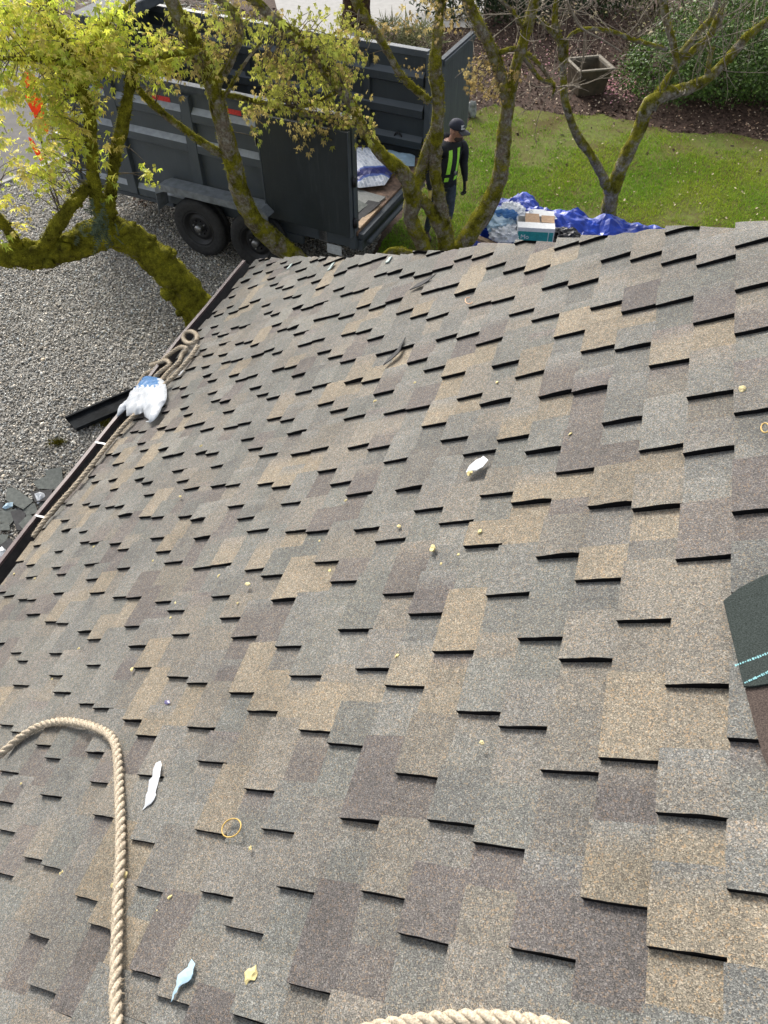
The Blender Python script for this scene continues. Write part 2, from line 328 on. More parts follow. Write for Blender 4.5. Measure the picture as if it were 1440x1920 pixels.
# ---- shingles, tab by tab
TONES = {'G': [(.143,.144,.136), (.157,.157,.149), (.130,.131,.126), (.147,.142,.133), (.137,.140,.133)],
         'T': [(.212,.186,.147), (.202,.178,.141), (.194,.173,.141)],
         'P': [(.120,.110,.106), (.113,.104,.102), (.126,.116,.111)],
         'M': [(.164,.153,.135), (.154,.146,.132)]}
for k_ in TONES: TONES[k_] = [tuple(.95*a_+.05*b_ for a_, b_ in zip(c_, (.150,.145,.134))) for c_ in TONES[k_]]
CYC = [.26, .31, .40, .41, .27, .40, .37, .30, .25, .39]
pieces = []
hint = {}
for k, u, c in HINTS: hint.setdefault(k, []).append((u, c))
for k in range(-36, int(Q_TOP)):
    qa = max(k, Q_EAVE)
    um = hip_u(k) + .035
    bs = list(BANDS.get(k, []))
    # carry the spacing on outside the measured stretch
    ci = (k*3) % 10
    if not bs: bs = [0.2 + (k*.137) % .3]
    out = [bs[0]]
    for u in bs[1:]:
        while u - out[-1] > .62:
            out.append(out[-1] + CYC[ci % 10]); ci += 1
        if u - out[-1] > .15: out.append(u)
    while out[0] > U_NEAR + .2: out.insert(0, out[0] - CYC[ci % 10]); ci += 1
    while out[-1] < um - .25: out.append(out[-1] + CYC[ci % 10]); ci += 1
    rk = random.Random(k*77+5)
    edges = []   # (u0,u1,raised)
    cur = U_NEAR
    for i, u in enumerate(out):
        nxt = out[i+1] if i+1 < len(out) else u+.35
        wd = (nxt-u)*rk.uniform(.42, .62)
        if u > cur: edges.append((cur, u, 0))
        edges.append((max(u, cur), u+wd, 1)); cur = u+wd
    if cur < um: edges.append((cur, um, 0))
    e2 = []
    for (a, b, r_) in edges:
        if not r_ and b-a > .2:
            m_ = a + (b-a)*rk.uniform(.35, .65); e2 += [(a, m_, 0), (m_, b, 0)]
        else: e2.append((a, b, r_))
    edges = e2
    tone_run = rk.choice('GGGGM'); run = 0
    for (a, b, r_) in edges:
        if a >= um-.02: continue
        b = min(b, um)
        if b-a < .012: continue
        c = None
        for hu, hc in hint.get(k, []):
            if a-.01 <= hu <= b+.01: c = hc
        if c is None:
            if run <= 0: tone_run = rk.choice('GGGGGGGGGMMMP' if (k >= -30 and a > -.1) else 'GGGGGMMTP'); run = 1
            run -= 1; c = tone_run
        else: run = 0
        pieces.append((k, qa, a, b, r_, c, rk.random(), rk.random()))

def shingle_geo(k, qa, a, b, raised, c, r1, r2):
    rr = random.Random(int(r1*1e9))
    lift = 0.0
    if raised:
        z0, z1 = .0345 + rr.uniform(-.002, .003), .0190
        if r2 > .86: lift = rr.uniform(.003, .0085)        # a few tabs have not sealed down yet
    else:
        z0, z1 = .0195, .0015
    ns, nu = 5, 2
    q1 = k+1.02
    ja = [rr.uniform(-.0011, .0011) for _ in range(ns+1)]; jb = [rr.uniform(-.0011, .0011) for _ in range(ns+1)]
    sk = rr.uniform(-.003, .003)
    if not raised: ja = [0]*(ns+1); jb = ja; sk = 0
    V = []; F = []; mi = []
    for i in range(ns+1):
        f = i/ns; q = qa + (q1-qa)*f
        for j in range(nu+1):
            g = j/nu
            u = a + (b-a)*g + (ja[i] if j == 0 else jb[i] if j == nu else 0) + sk*f
            u = min(u, hip_u(q) + .03 + .006*r1)
            z = z0 + (z1-z0)*f + lift*(1-g)*(6.75*f*f*(1-f)*.9 + .25*(1-f))
            dq = rr.uniform(-.012, .012) if i == 0 else 0
            V.append(RP(q+dq, u, z))
    n_top = len(V)
    def vi(i, j): return i*(nu+1)+j
    for i in range(ns):
        for j in range(nu):
            F.append((vi(i, j), vi(i+1, j), vi(i+1, j+1), vi(i, j+1))); mi.append(0)
    # skirts: near side, far side, butt
    loop = [vi(i, 0) for i in range(ns, -1, -1)] + [vi(0, j) for j in range(1, nu+1)] + [vi(i, nu) for i in range(1, ns+1)]
    bot = {}
    for t_ in loop:
        i, j = divmod(t_, nu+1)
        bot[t_] = len(V)
        P = V[t_]; hgt = (P-O_)@N_
        V.append(P - N_*(.040 + lift))
    for x, y in zip(loop[:-1], loop[1:]):
        F.append((x, y, bot[y], bot[x])); mi.append(1)
    tone = TONES[c][int(r2*97) % len(TONES[c])]
    kf = (.90 + .2*r1)*.95
    t0 = np.array(tone)*kf*np.array([.97, .973, .955])
    nF = len(F)
    tint = np.tile(t0, (len(V), 1))
    if rr.random() < .28 and b-a > .07:          # the colour blend changes part-way along the piece
        t2 = np.array(TONES[rr.choice('GGMP' if c != 'G' else 'GMGP')][0])*rr.uniform(.95, 1.12)
        for i in range(ns+1): tint[vi(i, nu)] = t2
    # the colour blend often changes part-way up a piece
    return V, F, mi, tint
areas = []
for p_ in pieces:
    k, qa, a, b = p_[:4]
    c4 = np.array([RP(qa, a), RP(qa, b), RP(k+1, b), RP(k+1, a)])
    s_ = to_px(c4)
    inside = ((s_[:, 0] > 0) & (s_[:, 0] < 1440) & (s_[:, 1] > 0) & (s_[:, 1] < 1920) & (s_[:, 2] > .1)).sum()
    x, y = s_[:, 0], s_[:, 1]
    ar = .5*abs(np.dot(x, np.roll(y, 1)) - np.dot(y, np.roll(x, 1)))
    areas.append(ar*inside/4)
order = np.argsort(-np.array(areas))
big = set(order[:300].tolist())
RV, RF, RM, RT = [], [], [], []
for i, p_ in enumerate(pieces):
    V, F, mi, tint = shingle_geo(*p_)
    if i in big:
        o = mesh_obj('shingle', V, F, [M['shingle'], M['asphalt_edge']], roof, None, False, tint, mi)
    else:
        n = len(RV); RV += V; RF += [tuple(x+n for x in f) for f in F]; RM += mi; RT.append(tint)
o = mesh_obj('shingle_courses', RV, RF, [M['shingle'], M['asphalt_edge']], roof, None, False, np.concatenate(RT), RM)
tag(o, kind='stuff')

# ---- gutter along the eave
us = np.linspace(U_NEAR, 6.2, 26)
prof = [(-.02, -.035, 0), (-.02, -.135, 0), (.11, -.14, 0), (.175, -.075, 0), (.180, -.058, 0), (.205, -.056, 0), (.205, -.064, 0),
        (.190, -.068, 0), (.183, -.082, 0), (.114, -.147, 0), (-.026, -.142, 0), (-.026, -.035, 0)]
V, F, mi = [], [], []
for u in us:
    E_ = RP(Q_EAVE, u, 0)
    for x, z, _ in prof: V.append(E_ - V_*x + np.array([0, 0, z]))
n = len(prof)
for i in range(len(us)-1):
    for j in range(n):
        a, b = i*n+j, i*n+(j+1) % n
        F.append((a, b, b+n, a+n)); mi.append(1 if j in (0, 1, 2) else 0)
F.append(tuple(range(n))); mi.append(0); F.append(tuple((len(us)-1)*n+j for j in range(n-1, -1, -1))); mi.append(0)
gutter = mesh_obj('gutter', V, F, [M['gutter'], M['gutter_in']], house, None, False, None, mi)
for px, py in ((80, 977), (181, 843)):
    q, u = roof_hit(px, py, 0); u = min(u, 6.15)
    E_ = RP(Q_EAVE, u, 0); mb = MB()
    a0, a1 = E_ - V_*-.0 + np.array([0, 0, -.045]), E_ - V_*.195 + np.array([0, 0, -.060])
    w_ = U_*.008; tz = np.array([0, 0, .004])
    mb.hexa([a0-w_, a0+w_, a1+w_, a1-w_, a0-w_+tz, a0+w_+tz, a1+w_+tz, a1-w_+tz])
    mb.build('gutter_bracket', [M['steel']], gutter)
# fascia board behind the gutter
mb = MB()
f0, f1 = RP(Q_EAVE, U_NEAR, 0), RP(Q_EAVE, 6.15, 0)
def fv(P, x, z): return P - V_*x + np.array([0, 0, z])
mb.hexa([fv(f0, -.05, -.2), fv(f0, -.03, -.2), fv(f1, -.03, -.2), fv(f1, -.05, -.2), fv(f0, -.05, -.03), fv(f0, -.03, -.03), fv(f1, -.03, -.03), fv(f1, -.05, -.03)])
mb.build('fascia', [M['gutter']], house)
# pale release tape showing on the backs of the last shingles along the hip
for px, py, L in ((548, 497, .08), (627, 496, .10), (735, 487, .07)):
    q, u = roof_hit(px, py, .016); mb = MB(); mb.hexa([RP(q+x, u+y, z) for z in (.03, .0375) for x, y in ((-.12, -L), (.1, -L), (.12, .0), (-.1, .0))])
    mb.build('release_tape', [M['tape']] if 'tape' in M else [M['plate']], house)
# ================================================================== GROUND
def ground_mat(name, stops, scale, detail=8, bmp=.4, rough=.9, scale2=None, stops2=None):
    m, t, b, o = mat(name); p = pos(t); n = noise_tex(t, p, scale, detail, .65)
    r = ramp(t, n.outputs[0], stops); c = r.outputs[0]
    if scale2:
        n2 = noise_tex(t, p, scale2, 4, .6); r2 = ramp(t, n2.outputs[0], stops2)
        c = mix(t, 1.0, c, r2.outputs[0], 'MULTIPLY')
    t.links.new(c, b.inputs['Base Color']); b.inputs['Roughness'].default_value = rough
    b.inputs['Specular IOR Level'].default_value = .2
    bump(t, b, n.outputs[0], bmp, .02); return m
M['mulch'] = ground_mat('bark mulch and soil', [(.3, (.026,.016,.011)), (.55, (.07,.044,.032)), (.75, (.12,.08,.058))], 22, 8, .7)
M['gravelbed'] = ground_mat('gravel fines', [(.3, (.12,.11,.095)), (.7, (.26,.245,.215))], 60, 6, .8)
def gravel_bed():
    m, t, b, o = mat('gravel between the stones'); p = pos(t); v = N(t, 'ShaderNodeTexVoronoi'); v.inputs['Scale'].default_value = 46; t.links.new(p, v.inputs['Vector'])
    sp_ = N(t, 'ShaderNodeSeparateColor'); t.links.new(v.outputs['Color'], sp_.inputs[0]); r = ramp(t, sp_.outputs[0], [(0, (.07,.066,.058)), (.5, (.24,.23,.20)), (.85, (.42,.40,.36)), (1, (.62,.60,.55))])
    d_ = ramp(t, v.outputs['Distance'], [(.35, (1, 1, 1)), (.75, (.35, .34, .32))]); c = mix(t, 1.0, r.outputs[0], d_.outputs[0], 'MULTIPLY')
    t.links.new(c, b.inputs['Base Color']); b.inputs['Roughness'].default_value = .85; bump(t, b, v.outputs['Distance'], -1.0, .02); return m
M['gravelbed'] = gravel_bed()
M['lawn'] = ground_mat('lawn soil and moss', [(.3, (.075,.058,.028)), (.5, (.080,.088,.022)), (.7, (.10,.125,.024))], 9, 8, .5, .95, 0.9, [(.36, (.85,.62,.55)), (.52, (1.2,1.15,1)), (.7, (1.15,1.3,1))])
M['concrete'] = ground_mat('pale concrete drive', [(.3, (.30,.295,.28)), (.7, (.38,.37,.355))], 6, 10, .1)
M['road'] = ground_mat('worn road surface', [(.3, (.10,.095,.09)), (.7, (.15,.143,.137))], 5, 10, .2)
def sheet_poly(name, pts, z, m, kind='structure'):
    V = [(p_[0], p_[1], z) for p_ in pts]
    o = mesh_obj(name, V, [tuple(range(len(V)))], [m]); return tag(o, kind=kind)
sheet_poly('ground', [(-150, -60), (150, -60), (150, 220), (-150, 220)], -.012, M['mulch'])
lawn_px = [(660, 640), (690, 505), (725, 440), (770, 385), (850, 280), (885, 215), (935, 200), (1010, 205), (1090, 212), (1170, 222), (1260, 245), (1350, 255), (1440, 262), (1750, 300), (1900, 640)]
LAWN0 = [at_z(*p_)[:2] for p_ in lawn_px]; LAWN = []
for a_, b_ in zip(LAWN0, LAWN0[1:]+LAWN0[:1]):
    m_ = max(1, int(np.linalg.norm(b_-a_)/.12)) if np.linalg.norm(b_-a_) < 6 else 1
    for i in range(m_):
        q_ = a_+(b_-a_)*i/m_; LAWN.append(q_ + (.42*nz((q_[0], q_[1], 0), 1.3, 5) + .25*nz((q_[0], q_[1], 0), 4.1, 2))*np.array([.3, 1.0]))
sheet_poly('lawn', LAWN, .0, M['lawn'])
r0, r1 = at_z(0, 347)[:2], at_z(60, 322)[:2]
rd = (r1-r0)/np.linalg.norm(r1-r0); rn = np.array([-rd[1], rd[0]]); rn = rn if rn[1] > 0 else -rn
GR = [np.array([-14, -3.]), np.array([-2.2, -3.]), np.array([-.9, 6.2]), at_z(655, 640)[:2], at_z(684, 505)[:2], at_z(715, 440)[:2], at_z(680, 330)[:2], r0+rd*4.2-rn*.02, r0-rd*6-rn*.02]
sheet_poly('gravel_yard', GR, -.004, M['gravelbed'])
sheet_poly('road', [r0-rd*14+rn*.06, r0+rd*3.6+rn*.06, r0+rd*6.5+rn*9, r0-rd*14+rn*30], -.002, M['road'])
mb = MB()
a, b = r0-rd*6, r0+rd*3.6
mb.hexa([np.array([*p_, z]) for z in (-.05, .035) for p_ in (a-rn*.04, b-rn*.04, b+rn*.05, a+rn*.05)])
tag(mb.build('road_edging', [M['concrete']], None, (*a, 0), False, .008), kind='structure')
DRV = [at_z(*p_)[:2] for p_ in ((545, 75), (640, 72), (760, 52), (905, 52), (912, -60), (900, -260), (450, -260), (520, 20))]
sheet_poly('driveway', DRV, .0, M['concrete'])

def in_poly(P, poly):
    x, y = P[:, 0], P[:, 1]; ins = np.zeros(len(P), bool); n = len(poly)
    for i in range(n):
        x1, y1 = poly[i]; x2, y2 = poly[(i+1) % n]
        c = ((y1 > y) != (y2 > y)) & (x < (x2-x1)*(y-y1)/(y2-y1+1e-12)+x1); ins ^= c
    return ins
def visible(P, m=60):
    s = to_px(P); return (s[:, 0] > -m) & (s[:, 0] < 1440+m) & (s[:, 1] > -m) & (s[:, 1] < 1920+m)
def hidden_by_roof(P):
    s = to_px(P); yl = np.interp(s[:, 0], [-60, 0, 465, 870, 1160, 1500], [1150, 1070, 500, 478, 458, 434])
    return s[:, 1] > yl + 130
def vnoise(P, scale, off=0):
    return np.array([mnoise.noise(Vector((x*scale+off, y*scale-off, .3))) for x, y in P[:, :2]])
def frames(Y, Z):
    Y = Y/np.linalg.norm(Y, axis=1, keepdims=True)
    X = np.cross(Y, Z); X /= np.linalg.norm(X, axis=1, keepdims=True)+1e-9
    Z = np.cross(X, Y); return np.stack([X, Y, Z], axis=2)      # columns
def scatter(bv, bf, P, Rm, S):
    bv = np.asarray(bv, float); bf = np.asarray(bf)
    S = np.asarray(S, float)
    loc = bv[None]*(S[:, None, None] if S.ndim == 1 else S[:, None, :])
    V = np.einsum('nij,nkj->nki', Rm, loc) + P[:, None, :]
    F = bf[None] + (np.arange(len(P))*len(bv))[:, None, None]
    return V.reshape(-1, 3), F.reshape(-1, bf.shape[1])
def rand_rot(n):
    q = rng.normal(size=(n, 4)); q /= np.linalg.norm(q, axis=1, keepdims=True); w_, x, y, z = q.T
    return np.stack([np.stack([1-2*(y*y+z*z), 2*(x*y-z*w_), 2*(x*z+y*w_)], 1), np.stack([2*(x*y+z*w_), 1-2*(x*x+z*z), 2*(y*z-x*w_)], 1), np.stack([2*(x*z-y*w_), 2*(y*z+x*w_), 1-2*(x*x+y*y)], 1)], 1)
def per_face(c, nf): return np.repeat(c, nf, axis=0)

# ---- gravel pebbles
bm = bmesh.new(); bmesh.ops.create_icosphere(bm, subdivisions=1, radius=1)
ico_v = np.array([v.co[:] for v in bm.verts]); ico_f = np.array([[v.index for v in f.verts] for f in bm.faces]); bm.free()
bm = bmesh.new(); bmesh.ops.create_icosphere(bm, subdivisions=2, radius=1)
ico2_v = np.array([v.co[:] for v in bm.verts]); ico2_f = np.array([[v.index for v in f.verts] for f in bm.faces]); bm.free()
gmin, gmax = np.min(GR, 0), np.max(GR, 0)
gp = np.c_[rng.uniform(-8.5, gmax[0], 260000), rng.uniform(3.8, 13.6, 260000), np.zeros(260000)]
gp = gp[in_poly(gp, GR)]; gp = gp[visible(gp)]; gp = gp[~hidden_by_roof(gp)]
# thin out by a jittered grid so that stones sit side by side
key = np.floor(gp[:, :2]/.0215).astype(int); _, ii = np.unique(key[:, 0]*100000+key[:, 1], return_index=True); gp = gp[ii]
if len(gp) > 76000: gp = gp[rng.permutation(len(gp))[:76000]]
n = len(gp)
sz = .0092*np.exp(rng.normal(0, .34, n)); sz = np.clip(sz, .006, .026)
gp[:, 2] = sz*.35 + rng.uniform(-.002, .008, n)
S3 = np.c_[sz*rng.uniform(1, 1.5, n), sz*rng.uniform(.8, 1.2, n), sz*rng.uniform(.55, .8, n)]
ang = rng.uniform(0, 6.28, n); tl = rng.normal(0, .3, (n, 2))
Zv = np.c_[tl, np.ones(n)]; Yv = np.c_[np.cos(ang), np.sin(ang), -(tl[:, 0]*np.cos(ang)+tl[:, 1]*np.sin(ang))]
jit = ico_v*(1+rng.uniform(-.18, .18, (len(ico_v), 1)))
V, F = scatter(jit, ico_f, gp, frames(Yv, Zv), S3)
lum = np.clip(.31*np.exp(rng.normal(0, .42, n)), .08, .74)
warm = rng.normal(0, 1, n)[:, None]
c = lum[:, None]*(np.array([1.0, .955, .85]) + warm*np.array([.05, .0, -.05]))
tag(mesh_obj('gravel', V, F, [M['pebble']], None, None, True, np.repeat(c, len(ico_v), 0)), 'pale and dark river pebbles covering the yard', 'gravel', kind='stuff')

# ---- grass
gp = np.c_[rng.uniform(-.6, 12, 330000), rng.uniform(8.3, 15.8, 330000), np.zeros(330000)]
gp = gp[in_poly(gp, LAWN)]; gp = gp[visible(gp, 40)]; gp = gp[~hidden_by_roof(gp)]
pxs = to_px(gp)
edge = np.clip((pxs[:, 1] - np.interp(pxs[:, 0], [880, 1000, 1170, 1440], [205, 205, 222, 262]))/110, 0, 1)
dens = -.05 + 1.0*edge + .95*vnoise(gp, 1.0, 3) + .6*vnoise(gp, 3.7, 9)
br_ = to_px(gp)[:, :2]; bare = np.exp(-((br_[:, 0]-1110)/130)**2-((br_[:, 1]-420)/28)**2) + np.exp(-((br_[:, 0]-1270)/70)**2-((br_[:, 1]-405)/22)**2) + np.exp(-((br_[:, 0]-990)/45)**2-((br_[:, 1]-300)/25)**2)
dens = dens - .75*bare
dens = np.where(pxs[:, 0] < 900, dens*.75, dens)
gp = gp[rng.random(len(gp)) < np.clip(dens, .07, 1)]
if len(gp) > 120000: gp = gp[rng.permutation(len(gp))[:120000]]
n = len(gp)
an = rng.uniform(0, 6.28, n); lean = rng.uniform(.2, 1.1, n)
Yv = np.c_[np.cos(an)*lean, np.sin(an)*lean, np.ones(n)]
Zv = np.c_[-np.sin(an), np.cos(an), np.zeros(n)] + rng.normal(0, .4, (n, 3))
bl_v = [(-.075, 0, 0), (.075, 0, 0), (.05, .55, .03), (-.05, .55, .03), (0, 1, .14)]
bl_f3 = [(0, 1, 2), (0, 2, 3), (3, 2, 4)]
V, F = scatter(bl_v, bl_f3, gp, frames(Yv, Zv), rng.uniform(.028, .062, n))
ye = np.clip(.38 + .9*vnoise(gp, .8, 20) + rng.normal(0, .3, n), 0, 1)[:, None]
c = (1-ye)*np.array([.15, .31, .022]) + ye*np.array([.32, .38, .036])
c *= rng.uniform(.7, 1.3, (n, 1))
tag(mesh_obj('lawn_grass', V, F, [M['grassb']], None, None, False, np.repeat(c, 5, 0)), 'short patchy green lawn grass', 'grass', kind='stuff')

# ---- bark chips and dead leaves on the soil
gp = np.c_[rng.uniform(-4, 12, 60000), rng.uniform(11.5, 21, 60000), rng.uniform(0, .02, 60000)]
gp = gp[visible(gp, 40)]; inl = in_poly(gp, LAWN); gp = gp[(~inl | (rng.random(len(gp)) < .03)) & ~in_poly(gp, DRV)]
gp = gp[:26000]; n = len(gp)
qd_v = [(-.5, -.35, 0), (.5, -.3, .12), (.45, .35, 0), (-.4, .3, .1)]; qd_f = [(0, 1, 2), (0, 2, 3)]
Zv = np.c_[rng.normal(0, .5, (n, 2)), np.ones(n)]; an = rng.uniform(0, 6.28, n)
V, F = scatter(qd_v, qd_f, gp, frames(np.c_[np.cos(an), np.sin(an), rng.normal(0, .3, n)], Zv), rng.uniform(.02, .065, n))
lum = rng.uniform(.45, 1.6, (n, 1)); c = lum*np.array([.066, .041, .030])
pale = rng.random(n) < .06; c[pale] = np.array([.30, .20, .13])*rng.uniform(.7, 1.2, (pale.sum(), 1))
tag(mesh_obj('bark_mulch', V, F, [M['chip']], None, None, False, np.repeat(c, 4, 0)), 'dark brown bark mulch and dead leaves', 'mulch', kind='stuff')
# ---- fallen petals
gp = np.c_[rng.uniform(.5, 11, 5200), rng.uniform(9.5, 20, 5200), np.full(5200, .03)]
gp = gp[visible(gp, 30)]; inl = in_poly(gp, LAWN); gp = gp[(inl & (rng.random(len(gp)) < .17)) | (~inl & (rng.random(len(gp)) < .6))]
pc = at_z(1155, 165); cl = np.c_[rng.normal(pc[0], .32, 420), rng.normal(pc[1], .35, 420), rng.uniform(.02, .05, 420)]
pc = at_z(1010, 110); cl2 = np.c_[rng.normal(pc[0], .9, 300), rng.normal(pc[1], .8, 300), rng.uniform(.02, .05, 300)]
nb = len(gp); gp = np.r_[gp, cl, cl2]; n = len(gp)
Zv = np.c_[rng.normal(0, .6, (n, 2)), np.ones(n)]; an = rng.uniform(0, 6.28, n)
V, F = scatter(qd_v, qd_f, gp, frames(np.c_[np.cos(an), np.sin(an), rng.normal(0, .4, n)], Zv), rng.uniform(.018, .042, n))
c = np.array([.62, .50, .36])*rng.uniform(.6, 1.15, (n, 1)); pk = (np.arange(n) >= nb) & (rng.random(n) < .6); c[pk] = np.array([.75, .36, .42])*rng.uniform(.7, 1.1, (pk.sum(), 1))
tag(mesh_obj('fallen_petals', V, F, [M['petal']], None, None, False, np.repeat(c, 4, 0)), 'pale pink and cream fallen petals on lawn and mulch', 'petals', kind='stuff')

# ================================================================== TRAILER
TA = np.array([-.905527, .424289, 0]); TB = np.array([.424289, .905527, 0]); TH = np.array([-1.776907, 9.666211, 0])
def TP(a, b, z): return TH + TA*a + TB*b + np.array([0, 0, z])
trailer = thing('dump_trailer', tuple(TP(.9, 1.4, 0)), 'dark grey high-sided dump trailer with its two rear doors swung open', 'trailer')
def tbox(mb, a0, a1, b0, b1, z0, z1, m=0):
    mb.hexa([TP(a, b, z) for z in (z0, z1) for a, b in ((a1, b0), (a0, b0), (a0, b1), (a1, b1))], m)
def tpart(name, boxes, m, parent=trailer, bevel=.006):
    mb = MB()
    for bx in boxes: tbox(mb, *bx)
    return mb.build(name, m if isinstance(m, list) else [m], parent, None, False, bevel)
AR, AF, BN, BF = -1.43, 3.25, .27, 2.63
tpart('bed_floor', [(AR-.02, AF, BN+.01, BF-.01, .74, .80)], M['plywood'])
near = tpart('near_side_wall', [(AR+.09, AF, BN, BN+.05, .56, 2.16)], [M['trailer']])
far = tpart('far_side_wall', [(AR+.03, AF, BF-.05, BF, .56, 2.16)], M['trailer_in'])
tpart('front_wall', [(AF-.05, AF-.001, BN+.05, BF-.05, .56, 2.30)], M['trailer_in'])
tpart('top_rail', [(AR+.08, AF+.01, BN-.045, BN+.065, 2.161, 2.245)], M['rail'])
tpart('top_rail', [(AR+.02, AF+.01, BF-.065, BF+.04, 2.161, 2.245)], M['trailer'])
tpart('tarp_housing', [(AF-.42, AF+.16, BN+.9, BF+.05, 2.32, 2.47)], M['rail'], bevel=.02)
# vertical posts
for a in (3.16, 2.14, .93, -.19):
    tpart('side_post', [(a-.075, a+.075, BN-.075, BN-.001, .60, 2.12)], M['trailer'], near)
for a in (2.5, 1.5, .5, -.5): tpart('side_post', [(a-.05, a+.05, BF-.10, BF-.051, .80, 2.12)], M['trailer_in'], far)
# horizontal ribs, each with a sloping ledge on top
def rib(a0, a1, z, parent, b0, b1, mlow, mtop):
    mb = MB()
    c = [TP(a1, b0, z-.13), TP(a0, b0, z-.13), TP(a0, b1, z-.17), TP(a1, b1, z-.17), TP(a1, b0, z-.03), TP(a0, b0, z-.03), TP(a0, b1, z+.03), TP(a1, b1, z+.03)]
    mb.add(c, [(3, 2, 1, 0), (0, 1, 5, 4), (1, 2, 6, 5), (3, 0, 4, 7)], 0); mb.add(c, [(4, 5, 6, 7)], 1)
    return mb.build('side_rib', [mlow, mtop], parent)
for a0, a1 in ((2.22, 3.08), (1.01, 2.06), (-.11, .85)):
    for z in (1.945, 1.545): rib(a0, a1, z, near, BN-.07, BN-.001, M['trailer'], M['ledge'])
    if a0 > 0: rib(a0, a1, .72, near, BN-.05, BN-.001, M['trailer'], M['ledge'])
for z in (1.95, 1.52, 1.08):
    mb = MB()
    c = [TP(AF-.06, BF-.12, z-.13), TP(AR+.05, BF-.12, z-.13), TP(AR+.05, BF-.051, z-.17), TP(AF-.06, BF-.051, z-.17), TP(AF-.06, BF-.12, z-.03), TP(AR+.05, BF-.12, z-.03), TP(AR+.05, BF-.051, z+.03), TP(AF-.06, BF-.051, z+.03)]
    mb.add(c, [(3, 2, 1, 0), (0, 1, 5, 4), (1, 2, 6, 5), (3, 0, 4, 7)], 0); mb.add(c, [(4, 5, 6, 7)], 1)
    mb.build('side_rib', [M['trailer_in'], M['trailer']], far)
# D-ring on the far wall
def tube(path, rad, sides=8, closed=False):
    path = [np.array(p_, float) for p_ in path]; n = len(path)
    V, F = [], []
    up = np.array([.13, .21, .97])
    prevx = None
    for i, p_ in enumerate(path):
        if closed: d = path[(i+1) % n] - path[i-1]
        else: d = path[min(i+1, n-1)] - path[max(i-1, 0)]
        d = d/(np.linalg.norm(d)+1e-12)
        x = np.cross(d, up) if prevx is None else prevx - d*(prevx@d)
        if np.linalg.norm(x) < 1e-3: x = np.cross(d, [1, 0, 0])
        x /= np.linalg.norm(x); prevx = x; y = np.cross(d, x)
        r_ = rad[i] if hasattr(rad, '__len__') else rad
        for s in range(sides):
            an = 2*math.pi*s/sides; V.append(p_ + r_*(x*math.cos(an)+y*math.sin(an)))
    m_ = n if closed else n-1
    for i in range(m_):
        for s in range(sides):
            a = i*sides+s; b = i*sides+(s+1) % sides; c = ((i+1) % n)*sides
            F.append((a, b, c+(s+1) % sides, c+s))
    if not closed:
        F.append(tuple(range(sides-1, -1, -1))); F.append(tuple((n-1)*sides+s for s in range(sides)))
    return V, F
def tube_obj(name, path, rad, m, parent=None, sides=8, closed=False, origin=None):
    V, F = tube(path, rad, sides, closed); return mesh_obj(name, V, F, [m], parent, origin, True)
tube_obj('tie_ring', [TP(-1.0+.06*math.cos(t_), BF-.09, 1.05+.075*math.sin(t_)) for t_ in np.linspace(0, 6.28, 15)[:-1]], .012, M['rim'], trailer, 6, True)
# rear corner posts and the doors
tpart('corner_post', [(AR, AR+.09, BN-.03, BN+.09, .56, 2.22)], M['trailer'])
tpart('corner_post', [(AR-.06, AR+.03, BF-.09, BF+.03, .56, 2.22)], M['trailer'])
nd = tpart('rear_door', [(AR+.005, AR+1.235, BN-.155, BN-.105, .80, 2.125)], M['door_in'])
tag(nd, 'near rear door folded flat against the side')
tpart('door_edge', [(AR-.018, AR+.002, BN-.16, BN-.10, .795, 2.13)], M['trailer'], nd)
tpart('door_edge', [(AR+1.237, AR+1.26, BN-.16, BN-.10, .795, 2.13)], M['trailer'], nd)
for z in (1.52, .98): tube_obj('hinge', [TP(AR-.04, BN-.09, z-.06), TP(AR-.04, BN-.09, z+.06)], .028, M['rim'], nd)
fd = tpart('rear_door', [(AR-.17, AR-.12, BF+.03, BF+1.24, .80, 2.13)], M['trailer'])
tag(fd, 'far rear door standing open at a right angle')
tpart('door_rib', [(AR-.20, AR-.171, BF+.05, BF+1.22, 2.06, 2.125)], M['trailer'], fd)
tpart('door_cap', [(AR-.18, AR-.11, BF+.025, BF+1.245, 2.131, 2.15)], M['rail'], fd)
mbl = tpart('latch', [(AR+1.29, AR+1.36, BN-.085, BN-.076, 1.70, 1.83)], M['rim'], near)
tpart('latch_key', [(AR+1.318, AR+1.332, BN-.11, BN-.086, 1.71, 1.79)], M['chrome'], mbl, .002)
